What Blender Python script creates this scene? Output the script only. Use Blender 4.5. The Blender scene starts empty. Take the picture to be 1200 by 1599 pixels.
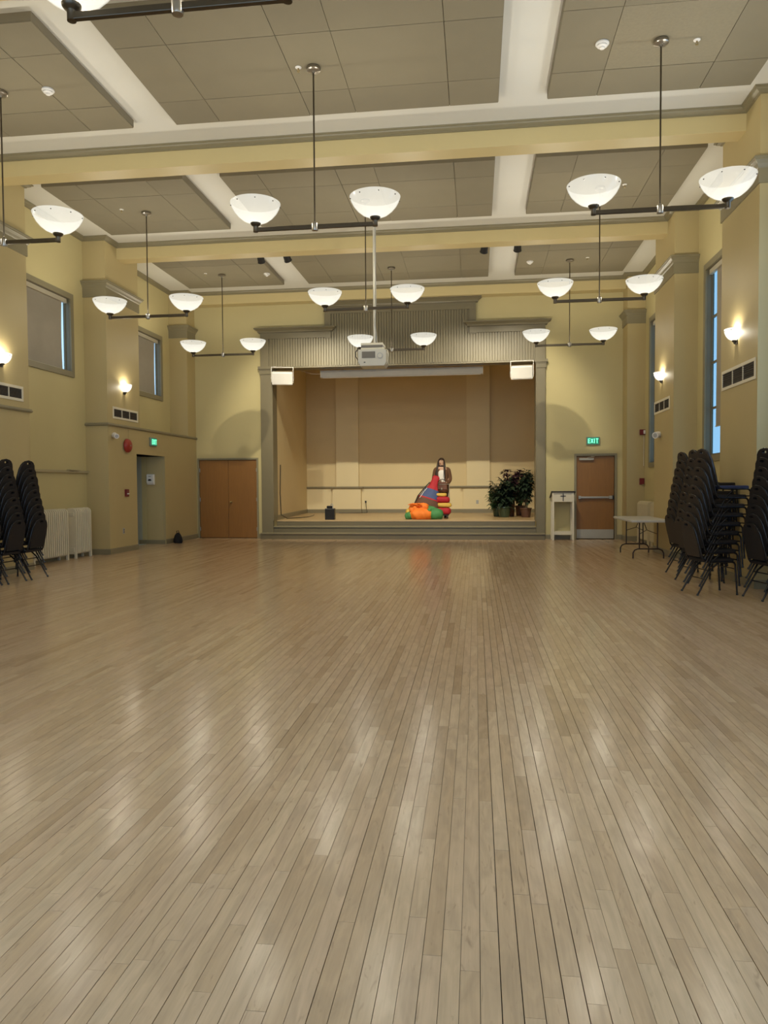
import bpy, bmesh, math, random
from mathutils import Vector, Matrix
random.seed(7)
PI = math.pi
SC = bpy.context.scene
COL = SC.collection

# ---------------------------------------------------------------- camera
FPX, YAW, PITCH, ROLL, HCAM = 1150.33, 0.1246, 0.0363, -0.0062, 1.4132   # solved from the photograph (1200x1599)
fw = Vector((-math.sin(YAW)*math.cos(PITCH), math.cos(YAW)*math.cos(PITCH), -math.sin(PITCH)))
rt = Vector((math.cos(YAW), math.sin(YAW), 0)); up = rt.cross(fw)
cr, sr = math.cos(ROLL), math.sin(ROLL)
rt2, up2 = rt*cr+up*sr, up*cr-rt*sr
cam = bpy.data.cameras.new('camera'); camo = bpy.data.objects.new('camera', cam); COL.objects.link(camo)
M = Matrix((( rt2.x, up2.x, -fw.x, 0), (rt2.y, up2.y, -fw.y, 0), (rt2.z, up2.z, -fw.z, HCAM), (0, 0, 0, 1)))
camo.matrix_world = M
cam.sensor_fit = 'VERTICAL'; cam.sensor_height = 36.0; cam.lens = FPX/1599*36.0
cam.clip_start = 0.05; cam.clip_end = 300
SC.camera = camo
def project(p):
    d = Vector(p)-Vector((0, 0, HCAM)); z = d.dot(fw)
    return 600+FPX*d.dot(rt2)/z, 799.5-FPX*d.dot(up2)/z, z

# ---------------------------------------------------------------- light levels
SKY = 3.7             # daylight behind the windows
LAMP_W = 40.0         # each pendant bowl
SCONCE_W = 16.0
SPOT_W = 600.0
SPOT_COL = (1.0, 0.90, 0.68)
LAMP_COL = (1.0, 0.925, 0.76)
GLASS_CLEAR = 0.60    # share of light that passes straight through a bowl
SC.view_settings.view_transform = 'Standard'
SC.view_settings.look = 'None'
SC.view_settings.gamma = 1.0
SC.view_settings.use_curve_mapping = False
SC.view_settings.exposure = 0.0
SC.cycles.max_bounces = 7; SC.cycles.diffuse_bounces = 5; SC.cycles.glossy_bounces = 3; SC.cycles.transparent_max_bounces = 8
W = bpy.data.worlds.new('world'); SC.world = W; W.use_nodes = True
bgn = W.node_tree.nodes['Background']; bgn.inputs[0].default_value = (0.46, 0.68, 1.0, 1); bgn.inputs[1].default_value = SKY

# ---------------------------------------------------------------- materials
def lin(h):
    h = h.lstrip('#'); v = [int(h[i:i+2], 16)/255 for i in (0, 2, 4)]
    return tuple(c/12.92 if c <= .04045 else ((c+.055)/1.055)**2.4 for c in v)
MATS = {}
def mat(name, col, rough=.5, metal=0.0, noise=.06, nscale=6.0, bump=0.0, bscale=120.0, emit=None, estr=0.0, spec=.5, coat=0.0, sheen=0.0, stretch=None):
    m = bpy.data.materials.new(name); m.use_nodes = True; MATS[name] = m
    nt = m.node_tree; N = nt.nodes; L = nt.links; b = N['Principled BSDF']
    if isinstance(col, str): col = lin(col)
    tc = N.new('ShaderNodeTexCoord'); mp = N.new('ShaderNodeMapping'); L.new(tc.outputs['Object'], mp.inputs[0])
    if stretch: mp.inputs['Scale'].default_value = stretch
    nz = N.new('ShaderNodeTexNoise'); nz.inputs['Scale'].default_value = nscale; nz.inputs['Detail'].default_value = 4
    L.new(mp.outputs[0], nz.inputs[0])
    mx = N.new('ShaderNodeMix'); mx.data_type = 'RGBA'
    mx.inputs['A'].default_value = tuple(c*(1-noise) for c in col)+(1,)
    mx.inputs['B'].default_value = tuple(min(1, c*(1+noise)) for c in col)+(1,)
    L.new(nz.outputs[0], mx.inputs['Factor']); L.new(mx.outputs['Result'], b.inputs['Base Color'])
    b.inputs['Roughness'].default_value = rough; b.inputs['Metallic'].default_value = metal
    b.inputs['Specular IOR Level'].default_value = spec
    b.inputs['Coat Weight'].default_value = coat
    b.inputs['Sheen Weight'].default_value = sheen
    if bump:
        n2 = N.new('ShaderNodeTexNoise'); n2.inputs['Scale'].default_value = bscale; n2.inputs['Detail'].default_value = 3
        L.new(tc.outputs['Object'], n2.inputs[0])
        bp = N.new('ShaderNodeBump'); bp.inputs['Strength'].default_value = bump; bp.inputs['Distance'].default_value = .01
        L.new(n2.outputs[0], bp.inputs['Height']); L.new(bp.outputs[0], b.inputs['Normal'])
    if emit:
        b.inputs['Emission Color'].default_value = (lin(emit) if isinstance(emit, str) else emit)+(1,)
        b.inputs['Emission Strength'].default_value = estr
    return m

mat('wall', (.50, .402, .198), .55, noise=.03, nscale=2, bump=.08, bscale=90, spec=.3)
mat('wall_green', (.56, .48, .245), .55, noise=.03, nscale=2, bump=.08, bscale=90, spec=.3)
mat('beam', (.60, .485, .235), .45, noise=.03, nscale=2, spec=.4)
mat('stage_pilaster', (.83, .71, .44), .55, noise=.03, nscale=2, bump=.05, spec=.3)
mat('stage_wall', (.74, .605, .345), .55, noise=.03, nscale=2, bump=.05, spec=.3)
mat('trim', (.245, .212, .128), .38, noise=.04, nscale=5)
mat('riser_shade', (.155, .128, .072), .4)  # riser colour darkened for the weak light on the step fronts
mat('trim_stage', (.185, .156, .09), .40, noise=.04, nscale=5)
mat('ceiling_white', (.72, .705, .64), .6, noise=.02, nscale=2)
mat('ceiling_tile', (.225, .193, .125), .75, noise=.06, nscale=3, bump=.15, bscale=160)
mat('ceiling_tile_b', (.213, .183, .119), .75, noise=.06, nscale=3, bump=.15, bscale=160)
mat('ceiling_tile_c', (.245, .21, .137), .75, noise=.12, nscale=30, bump=.3, bscale=120)
mat('cloud_edge', (.20, .172, .115), .7)
mat('dark_gap', (.05, .04, .028), .8)
mat('subfloor', (.035, .024, .014), .8)
mat('bronze', (.10, .082, .058), .32, metal=.8, noise=.1, nscale=20)
mat('bronze_light', (.36, .33, .28), .28, metal=.9, noise=.05)
mat('bolt', (.05, .04, .03), .4, metal=.5)
mat('door_wood', (.245, .112, .027), .38, noise=.14, nscale=7, stretch=(3, 3, .35))
mat('steel', (.45, .43, .38), .35, metal=.7)
mat('kick', (.42, .40, .34), .4, metal=.3)
mat('brass', (.45, .36, .18), .3, metal=.9)
mat('white_paint', (.72, .66, .52), .45)
mat('radiator_white', (.72, .66, .50), .4)
mat('radiator_beige', (.64, .55, .33), .4)
mat('plastic_white', (.80, .78, .74), .4)
mat('plastic_cream', (.74, .68, .52), .45)
mat('plastic_grey', (.42, .42, .40), .4)
mat('plastic_black', (.014, .013, .013), .4)
mat('red_alarm', (.33, .03, .018), .35)
mat('red_dark', (.16, .012, .012), .4)
mat('grille_dark', (.045, .035, .03), .55)
mat('corridor', (.40, .42, .36), .5)
mat('shade_fabric', (.36, .32, .25), .85, bump=.1, bscale=300)
mat('shade_box', (.50, .45, .33), .5)
mat('exit_body', (.22, .27, .22), .4)
mat('exit_face', (.01, .10, .06), .4, emit=(.02, .42, .24), estr=.35)
mat('exit_letter', (.2, .9, .6), .4, emit=(.20, 1.0, .58), estr=1.15)
mat('chair_frame', (.014, .013, .015), .2, metal=.2, noise=.05)
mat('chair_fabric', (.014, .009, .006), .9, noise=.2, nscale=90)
mat('chair_fabric_lit', (.040, .027, .016), .9, noise=.2, nscale=90)  # same chair fabric as if better lit, the light put into its colour
mat('chair_blue', (.022, .024, .062), .8, noise=.2, nscale=90)
mat('chair_glide', (.01, .01, .01), .5)
mat('table_top', (.62, .60, .56), .35)
mat('table_leg', (.035, .02, .018), .4, metal=.3)
mat('stage_floor', (.52, .37, .19), .32, noise=.16, nscale=5, stretch=(.5, 6, 1))
mat('screen_case', (.56, .51, .42), .4)
mat('speaker_white', (.78, .76, .72), .45)
mat('speaker_grille', (.66, .64, .60), .6, bump=.2, bscale=600)
mat('projector_body', (.60, .57, .48), .4)
mat('projector_dark', (.16, .14, .11), .4)
mat('cloth_black', (.010, .009, .010), .85)
mat('skin', (.55, .33, .22), .5)
mat('hair', (.035, .018, .010), .45, noise=.3, nscale=40)
mat('cardigan', (.13, .062, .030), .9, noise=.2, nscale=60)
mat('top_white', (.80, .76, .70), .8)
mat('trouser', (.035, .028, .026), .8)
mat('bag_brown', (.16, .065, .035), .5, noise=.2, nscale=20)
mat('bag_strap', (.03, .018, .012), .5)
mat('cloth_red', (.42, .012, .022), .7, noise=.15, nscale=12)
mat('cloth_yellow', (.68, .43, .075), .7, noise=.12, nscale=12)
mat('cloth_blue', (.055, .085, .21), .7, noise=.15, nscale=12)
mat('cloth_brown', (.125, .055, .030), .7, noise=.2, nscale=12)
mat('cloth_orange', (.90, .22, .022), .7, noise=.15, nscale=9)
mat('cloth_green', (.06, .24, .075), .7, noise=.15, nscale=9)
mat('leaf_green', (.045, .10, .032), .5, noise=.35, nscale=14)
mat('leaf_dark', (.022, .04, .020), .5, noise=.4, nscale=14)
mat('leaf_purple', (.060, .022, .030), .5, noise=.4, nscale=14)
mat('stem', (.11, .075, .035), .7)
mat('pot_green', (.05, .07, .036), .25)
mat('pot_brown', (.13, .055, .028), .5, noise=.3, nscale=25, stretch=(4, 4, .5))
mat('pot_terracotta', (.11, .05, .028), .6)
mat('soil', (.03, .02, .012), .9)
mat('lectern_top', (.03, .015, .012), .35)
mat('window_frame', (.17, .145, .09), .45)
mat('ledge', (.40, .34, .20), .45)

def glass_mat(key, tint):
    m = bpy.data.materials.new(key); m.use_nodes = True; nt = m.node_tree; N = nt.nodes; L = nt.links
    N.remove(N['Principled BSDF']); o = N['Material Output']
    t = N.new('ShaderNodeBsdfTransparent'); t.inputs[0].default_value = tint+(1,)
    g = N.new('ShaderNodeBsdfGlossy'); g.inputs['Roughness'].default_value = .03
    mx = N.new('ShaderNodeMixShader'); mx.inputs[0].default_value = .05; L.new(t.outputs[0], mx.inputs[1]); L.new(g.outputs[0], mx.inputs[2])
    L.new(mx.outputs[0], o.inputs[0]); MATS[key] = m
glass_mat('glass', (.93, .96, .97))
glass_mat('glass_tinted', (.43, .51, .52))
glass_mat('glass_milky', (.62, .64, .62))
def bowl_mat(name, clear, diff, estr, ecol):
    # frosted lamp glass: part of the light passes, part is scattered through, and the lit glass itself glows
    m = bpy.data.materials.new(name); m.use_nodes = True; nt = m.node_tree; N = nt.nodes; L = nt.links
    N.remove(N['Principled BSDF']); o = N['Material Output']
    t = N.new('ShaderNodeBsdfTransparent')
    tl = N.new('ShaderNodeBsdfTranslucent'); tl.inputs[0].default_value = (diff, diff*.95, diff*.82, 1)
    gl = N.new('ShaderNodeBsdfGlossy'); gl.inputs['Roughness'].default_value = .2; gl.inputs[0].default_value = (.05, .05, .05, 1)
    e = N.new('ShaderNodeEmission'); e.inputs[0].default_value = ecol+(1,); e.inputs[1].default_value = estr
    nz = N.new('ShaderNodeTexNoise'); nz.inputs['Scale'].default_value = 3.5; nz.inputs['Detail'].default_value = 3
    tc = N.new('ShaderNodeTexCoord'); L.new(tc.outputs['Object'], nz.inputs[0])
    mr = N.new('ShaderNodeMapRange'); mr.inputs['To Min'].default_value = estr*.9; mr.inputs['To Max'].default_value = estr*1.1
    L.new(nz.outputs[0], mr.inputs[0]); L.new(mr.outputs[0], e.inputs[1])
    a1 = N.new('ShaderNodeAddShader'); L.new(tl.outputs[0], a1.inputs[0]); L.new(e.outputs[0], a1.inputs[1])
    a2 = N.new('ShaderNodeAddShader'); L.new(a1.outputs[0], a2.inputs[0]); L.new(gl.outputs[0], a2.inputs[1])
    mx = N.new('ShaderNodeMixShader'); mx.inputs[0].default_value = 1-clear
    L.new(t.outputs[0], mx.inputs[1]); L.new(a2.outputs[0], mx.inputs[2]); L.new(mx.outputs[0], o.inputs[0])
    MATS[name] = m
bowl_mat('bowl_glass', GLASS_CLEAR, .024, .84, (1.0, .985, .88))
bowl_mat('sconce_glass', .5, .02, 1.5, (1.0, .95, .78))

def floor_mat():
    m = bpy.data.materials.new('maple_boards'); m.use_nodes = True; nt = m.node_tree; N = nt.nodes; L = nt.links; b = N['Principled BSDF']
    at = N.new('ShaderNodeAttribute'); at.attribute_name = 'tone'
    rp = N.new('ShaderNodeValToRGB'); L.new(at.outputs['Fac'], rp.inputs[0])
    cols = [(0, (.51, .352, .205)), (.06, (.57, .402, .24)), (.35, (.615, .442, .27)), (.55, (.64, .467, .29)), (.75, (.63, .45, .285)), (.94, (.68, .507, .32)), (1, (.57, .397, .245))]
    el = rp.color_ramp.elements
    while len(el) < len(cols): el.new(.5)
    for e, (p, c) in zip(el, cols): e.position = p; e.color = c+(1,)
    ge = N.new('ShaderNodeNewGeometry')
    off = N.new('ShaderNodeVectorMath'); off.operation = 'MULTIPLY_ADD'
    cb = N.new('ShaderNodeCombineXYZ')
    mu = N.new('ShaderNodeMath'); mu.operation = 'MULTIPLY'; mu.inputs[1].default_value = 137.0; L.new(at.outputs['Fac'], mu.inputs[0])
    L.new(mu.outputs[0], cb.inputs[0]); L.new(mu.outputs[0], cb.inputs[1])
    off.inputs[1].default_value = (1, 1, 1); L.new(ge.outputs['Position'], off.inputs[0]); L.new(cb.outputs[0], off.inputs[2])
    def noise(sx, sy, detail, dist=0):
        mp = N.new('ShaderNodeMapping'); mp.inputs['Scale'].default_value = (sx, sy, 1); L.new(off.outputs[0], mp.inputs[0])
        n = N.new('ShaderNodeTexNoise'); n.inputs['Scale'].default_value = 1; n.inputs['Detail'].default_value = detail; n.inputs['Distortion'].default_value = dist
        L.new(mp.outputs[0], n.inputs[0]); return n
    g1 = noise(90, 4, 4, .6); g2 = noise(14, 3.2, 3, 1.2); g3 = noise(26, 5.0, 5, 2.0)
    def ramp(n, p0, p1, c0, c1):
        r = N.new('ShaderNodeMapRange'); r.inputs['From Min'].default_value = p0; r.inputs['From Max'].default_value = p1
        r.inputs['To Min'].default_value = c0; r.inputs['To Max'].default_value = c1; L.new(n.outputs[0], r.inputs[0]); return r
    def mul(col, fac):
        v = N.new('ShaderNodeVectorMath'); v.operation = 'SCALE'; L.new(col, v.inputs[0]); L.new(fac.outputs[0], v.inputs['Scale']); return v.outputs[0]
    c = mul(rp.outputs[0], ramp(g1, .3, .7, .95, 1.05))
    c = mul(c, ramp(g2, .35, .72, 1.04, .85))
    # brown mineral streaks of the maple
    st = ramp(g3, .63, .76, 0, .5)
    mx = N.new('ShaderNodeMix'); mx.data_type = 'RGBA'; L.new(st.outputs[0], mx.inputs['Factor']); L.new(c, mx.inputs['A']); mx.inputs['B'].default_value = (.27, .175, .10, 1)
    # small dark scuffs and nail dents
    vo = N.new('ShaderNodeTexNoise'); vo.inputs['Scale'].default_value = 26; vo.inputs['Detail'].default_value = 1; L.new(ge.outputs['Position'], vo.inputs[0])
    sp = ramp(vo, .83, .85, 0, .8)
    mx2 = N.new('ShaderNodeMix'); mx2.data_type = 'RGBA'; L.new(sp.outputs[0], mx2.inputs['Factor']); L.new(mx.outputs['Result'], mx2.inputs['A']); mx2.inputs['B'].default_value = (.05, .035, .025, 1)
    L.new(mx2.outputs['Result'], b.inputs['Base Color'])
    rr = ramp(g2, .3, .7, .16, .23); L.new(rr.outputs[0], b.inputs['Roughness'])
    b.inputs['Specular IOR Level'].default_value = .52
    bp = N.new('ShaderNodeBump'); bp.inputs['Strength'].default_value = .05; bp.inputs['Distance'].default_value = .003
    L.new(g2.outputs[0], bp.inputs['Height']); L.new(bp.outputs[0], b.inputs['Normal'])
    MATS['maple'] = m
floor_mat()

# ---------------------------------------------------------------- mesh helpers
ORG = {}
class MB:
    def __init__(self): self.v = []; self.f = []
    def add(self, vs, fs):
        b = len(self.v); self.v += [tuple(p) for p in vs]; self.f += [tuple(b+i for i in q) for q in fs]; return self
    def box(self, x0, x1, y0, y1, z0, z1):
        return self.add([(x0, y0, z0), (x1, y0, z0), (x1, y1, z0), (x0, y1, z0), (x0, y0, z1), (x1, y0, z1), (x1, y1, z1), (x0, y1, z1)],
                        [(0, 3, 2, 1), (4, 5, 6, 7), (0, 1, 5, 4), (1, 2, 6, 5), (2, 3, 7, 6), (3, 0, 4, 7)])
    def obox(self, c, ax, h):
        c = Vector(c); a = [Vector(q).normalized()*s for q, s in zip(ax, h)]
        vs = [c+a[0]*i+a[1]*j+a[2]*k for k in (-1, 1) for i, j in ((-1, -1), (1, -1), (1, 1), (-1, 1))]
        return self.add(vs, [(0, 3, 2, 1), (4, 5, 6, 7), (0, 1, 5, 4), (1, 2, 6, 5), (2, 3, 7, 6), (3, 0, 4, 7)])
    def tube(self, pts, r, n=8, close=False, cap=True):
        pts = [Vector(p) for p in pts]; m = len(pts); rr = r if isinstance(r, (list, tuple)) else [r]*m
        rings = []; prev = None
        for i in range(m):
            a = pts[i-1] if (i or close) else pts[i]; b = pts[(i+1) % m] if (i < m-1 or close) else pts[i]
            t = (b-a).normalized()
            if prev is None: ref = Vector((0, 0, 1)) if abs(t.z) < .9 else Vector((1, 0, 0)); x = t.cross(ref).normalized()
            else: x = (prev-t*prev.dot(t)).normalized()
            prev = x; y = t.cross(x)
            rings.append([pts[i]+(x*math.cos(2*PI*k/n)+y*math.sin(2*PI*k/n))*rr[i] for k in range(n)])
        vs = [p for g in rings for p in g]; fs = []
        for i in range(m if close else m-1):
            j = (i+1) % m
            for k in range(n): k2 = (k+1) % n; fs.append((i*n+k, i*n+k2, j*n+k2, j*n+k))
        if cap and not close: fs += [tuple(reversed(range(n))), tuple((m-1)*n+k for k in range(n))]
        return self.add(vs, fs)
    def cyl(self, a, b, r, n=12): return self.tube([a, b], r, n)
    def lathe(self, prof, n=24, c=(0, 0, 0), a0=0.0, a1=2*PI, cap=False):
        full = abs(a1-a0-2*PI) < 1e-6; k = n if full else n+1
        vs = [(c[0]+r*math.cos(a0+(a1-a0)*i/n), c[1]+r*math.sin(a0+(a1-a0)*i/n), c[2]+z) for r, z in prof for i in range(k)]
        fs = []
        for j in range(len(prof)-1):
            for i in range(n):
                i2 = (i+1) % k; fs.append((j*k+i, j*k+i2, (j+1)*k+i2, (j+1)*k+i))
        if cap: fs += [tuple(reversed(range(k))), tuple((len(prof)-1)*k+i for i in range(k))]
        return self.add(vs, fs)
    def prism(self, poly, fn, d0, d1):
        n = len(poly); vs = [fn(a, b, d0) for a, b in poly]+[fn(a, b, d1) for a, b in poly]
        return self.add(vs, [tuple(reversed(range(n))), tuple(range(n, 2*n))]+[(i, (i+1) % n, n+(i+1) % n, n+i) for i in range(n)])
    def sweep(self, path, prof, closed=False, side=1):
        # moulding: profile (out, z) swept along a flat path; out is to the left of the path (side=1)
        P = [Vector((p[0], p[1])) for p in path]; m = len(P); offs = []
        for i in range(m):
            d0 = (P[i]-P[i-1]).normalized() if (i or closed) else None
            d1 = (P[(i+1) % m]-P[i]).normalized() if (i < m-1 or closed) else None
            if d0 is None: d0 = d1
            if d1 is None: d1 = d0
            n0 = Vector((-d0.y, d0.x))*side; n1 = Vector((-d1.y, d1.x))*side
            b = n0+n1; offs.append(b/max(.2, (1+n0.dot(n1))))
        k = len(prof)
        vs = [(P[i].x+offs[i].x*o, P[i].y+offs[i].y*o, z) for i in range(m) for o, z in prof]; fs = []
        for i in range(m if closed else m-1):
            j = (i+1) % m
            for q in range(k): q2 = (q+1) % k; fs.append((i*k+q, i*k+q2, j*k+q2, j*k+q))
        if not closed: fs += [tuple(range(k)), tuple((m-1)*k+q for q in reversed(range(k)))]
        return self.add(vs, fs)
    def ball(self, c, r, n=10, s=(1, 1, 1)):
        h = n//2; vs = []; fs = []
        for j in range(h+1):
            a = PI*j/h
            for i in range(n): vs.append((c[0]+r*s[0]*math.sin(a)*math.cos(2*PI*i/n), c[1]+r*s[1]*math.sin(a)*math.sin(2*PI*i/n), c[2]-r*s[2]*math.cos(a)))
        for j in range(h):
            for i in range(n): i2 = (i+1) % n; fs.append((j*n+i, j*n+i2, (j+1)*n+i2, (j+1)*n+i))
        return self.add(vs, fs)
    def build(self, name, m, parent=None, smooth=None, bevel=0.0, weld=False):
        if parent is None:
            xs = [p[0] for p in self.v]; ys = [p[1] for p in self.v]; zs = [p[2] for p in self.v]
            o0 = ((min(xs)+max(xs))/2, (min(ys)+max(ys))/2, min(zs))
        else: o0 = ORG[parent.name]
        me = bpy.data.meshes.new(name)
        me.from_pydata([(p[0]-o0[0], p[1]-o0[1], p[2]-o0[2]) for p in self.v], [], self.f)
        bm = bmesh.new(); bm.from_mesh(me)
        if weld: bmesh.ops.remove_doubles(bm, verts=bm.verts, dist=1e-5)
        bmesh.ops.recalc_face_normals(bm, faces=bm.faces)
        bm.to_mesh(me); bm.free()
        me.materials.append(MATS[m])
        if smooth is not None:
            for p in me.polygons: p.use_smooth = True
            me.set_sharp_from_angle(angle=math.radians(smooth))
        o = bpy.data.objects.new(name, me); COL.objects.link(o)
        if parent is None: o.location = o0
        else: o.parent = parent
        ORG[o.name] = o0
        if bevel:
            md = o.modifiers.new('bevel', 'BEVEL'); md.width = bevel; md.segments = 2; md.limit_method = 'ANGLE'
        return o
def tag(o, label=None, cat=None, group=None, kind=None):
    if label: o['label'] = label
    if cat: o['category'] = cat
    if group: o['group'] = group
    if kind: o['kind'] = kind
    return o
def thing(name, label, cat, loc, group=None, kind=None):
    o = bpy.data.objects.new(name, None); COL.objects.link(o); o.location = loc; o.empty_display_size = .1
    ORG[o.name] = tuple(loc); return tag(o, label, cat, group, kind)
def light(name, loc, watt, col, radius, parent):
    l = bpy.data.lights.new(name, 'POINT'); l.energy = watt; l.color = col; l.shadow_soft_size = radius
    o = bpy.data.objects.new(name, l); COL.objects.link(o); o.parent = parent
    g = ORG[parent.name]; o.location = (loc[0]-g[0], loc[1]-g[1], loc[2]-g[2]); ORG[o.name] = g; return o
def copy_tree(o, parent=None):
    c = o.copy(); COL.objects.link(c); c.parent = parent; ORG[c.name] = ORG.get(o.name, (0, 0, 0))
    for ch in list(o.children): copy_tree(ch, c)
    return c
def holes_wall(mb, fn, u0, u1, z0, z1, holes):
    # box wall with rectangular openings; fn(u0,u1,z0,z1) adds one slab
    us = sorted({u0, u1, *[h[0] for h in holes], *[h[1] for h in holes]}); us = [u for u in us if u0 <= u <= u1]
    for a, b in zip(us, us[1:]):
        c = (a+b)/2; cuts = sorted((h[2], h[3]) for h in holes if h[0] < c < h[1]); z = z0
        for p, q in cuts:
            if p > z: fn(a, b, z, p)
            z = max(z, q)
        if z < z1: fn(a, b, z, z1)

# ---------------------------------------------------------------- the room: measures
XL, XR, XL0, XR0 = -7.58, 3.69, -8.07, 4.12       # pilaster faces and window walls
YB, YR = 19.36, -2.6                               # stage end; unseen rear end set close for daylight on the near floor
ZC, ZP = 6.55, 6.44                                # white ceiling, underside of the acoustic panels
STEP = 4.18
PIL = [(10.32+STEP*k, 11.80+STEP*k) for k in (-3, -2, -1, 0, 1)]+[(18.80, YB)]
BEAM = [(10.83+STEP*k, 11.15+STEP*k) for k in (-3, -2, -1, 0, 1)]+[(19.04, YB)]
FAR = [10.007-4.1*3, 10.007-4.1*2, 10.007-4.1, 10.007, 14.134, 18.188]      # far edges of the panel fields
ROW = [8.84-4.11*2, 4.733, 8.87, 13.04, 17.09]                              # pendant rows; the rearmost is unseen, added to light the foreground
CX = (-5.99, -1.934, 2.091)
BAYS = [(YR, PIL[0][0])]+[(PIL[i][1], PIL[i+1][0]) for i in range(5)]       # window bays, rear to stage

# ---------------------------------------------------------------- floor
def build_floor():
    base = MB().box(XL0-.3, XR0+.3, YR-.3, YB+.3, -.15, -.012).build('floor', 'subfloor')
    tag(base, 'pale maple strip floor of the hall running toward the stage', 'floor', kind='structure')
    rnd = random.Random(11); wd = .0573; boards = []
    n = int((XR0-XL0)/wd)
    for i in range(n):
        x0 = XL0+i*wd; y = YR-rnd.random()*1.2; gl = rnd.choice((.0007, .0009, .0012, .0016, .0022))
        while y < YB:
            ln = rnd.choice((.35, .5, .6, .75, .9, 1.1, 1.3, 1.6))*(.85+.3*rnd.random())
            a, b = max(y, YR), min(y+ln, YB)
            if b-a > .05: boards.append((x0+gl, x0+wd-.0007, a, b-.0014, -rnd.random()*.0006, rnd.random()))
            y += ln
    def score(bd):
        s = 0; xm = (bd[0]+bd[1])/2
        for k in range(6):
            yy = bd[2]+(bd[3]-bd[2])*(k+.5)/6
            if yy < .8: continue
            u, v, z = project((xm, yy, 0))
            if -30 < u < 1230 and v < 1610: s += (bd[3]-bd[2])/z**3
        return s
    order = sorted(range(len(boards)), key=lambda k: -score(boards[k])); near = set(order[:300])
    big = MB(); tones = []
    for k, (a, b, c, d, z, t) in enumerate(boards):
        vs = [(a, c, z), (b, c, z), (b, d, z), (a, d, z), (a, c, -.012), (b, c, -.012), (b, d, -.012), (a, d, -.012)]
        fs = [(0, 1, 2, 3), (0, 4, 5, 1), (1, 5, 6, 2), (2, 6, 7, 3), (3, 7, 4, 0)]
        if k in near:
            m = MB().add(vs, fs); o = m.build('floorboard', 'maple', base)
            at = o.data.attributes.new('tone', 'FLOAT', 'FACE'); at.data.foreach_set('value', [t]*5)
        else: big.add(vs, fs); tones += [t]*5
    me = bpy.data.meshes.new('floorboards'); o0 = ORG[base.name]
    me.from_pydata([(p[0]-o0[0], p[1]-o0[1], p[2]-o0[2]) for p in big.v], [], big.f); me.materials.append(MATS['maple'])
    at = me.attributes.new('tone', 'FLOAT', 'FACE'); at.data.foreach_set('value', tones)
    o = bpy.data.objects.new('floorboards', me); COL.objects.link(o); o.parent = base; tag(o, kind='stuff')
build_floor()

# ---------------------------------------------------------------- ceiling with beams and acoustic panels
def build_ceiling():
    ce = MB().box(XL0-.3, XR0+.3, YR, YB+.3, ZC, ZC+.2).build('ceiling', 'ceiling_white')
    tag(ce, 'white ceiling with yellow beams and taupe acoustic panels', 'ceiling', kind='structure')
    for a, b in BEAM:
        bm = MB().box(XL-.05, XR+.05, a, b, 6.24, ZC+.01).build('beam', 'beam', ce, bevel=.006)
    crown = [(0, ZC), (.105, ZC), (.105, ZC-.018), (.085, ZC-.022), (.075, ZC-.04), (.045, ZC-.056), (.03, ZC-.062), (.03, ZC-.072), (0, ZC-.075)]
    edges = [(YR, YR)]+BEAM; pe = [(YR, YR)]+PIL
    for i in range(6):
        y0 = edges[i][1]; y1 = edges[i+1][0]; p0 = pe[i][1]; p1 = pe[i+1][0]
        if i == 0: path = [(XL0, y0), (XL0, p1), (XL, p1), (XL, y1), (XR, y1), (XR, p1), (XR0, p1), (XR0, y0)]
        else: path = [(XL, y0), (XL, p0), (XL0, p0), (XL0, p1), (XL, p1), (XL, y1), (XR, y1), (XR, p1), (XR0, p1), (XR0, p0), (XR, p0), (XR, y0)]
        MB().sweep(path, crown, closed=True, side=-1).build('crown_moulding', 'trim', ce)
    rnd = random.Random(5)
    fields = [(-7.232, -6.62, -5.39, -4.76), (-4.13, -3.5, -2.225, -1.597, -.34, .30), (.93, 1.555, 2.83, 3.453)]
    for bi, far in enumerate(FAR[1:], 1):
        ys = [far-2.402, far-1.80, far-.60, far]
        for fi, xs in enumerate(fields):
            MB().box(xs[0], xs[-1], ys[0], ys[-1], ZP+.012, ZC+.005).build('panel_backing', 'cloud_edge', ce)
            for a, b in zip(xs, xs[1:]):
                sh = rnd.choice((0, 0, .0))
                for c, d in zip(ys, ys[1:]):
                    dz = rnd.uniform(-.002, .002)
                    mm = 'ceiling_tile_c' if (bi == 3 and fi == 2 and abs(a-1.555) < .01 and abs(d-far+.6) < .01) else rnd.choice(('ceiling_tile', 'ceiling_tile', 'ceiling_tile_b'))
                    MB().box(a+.004, b-.004, c+.004, d-.004, ZP+dz, ZP+.02).build('ceiling_tile', mm, ce)
    return ce
build_ceiling()

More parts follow.
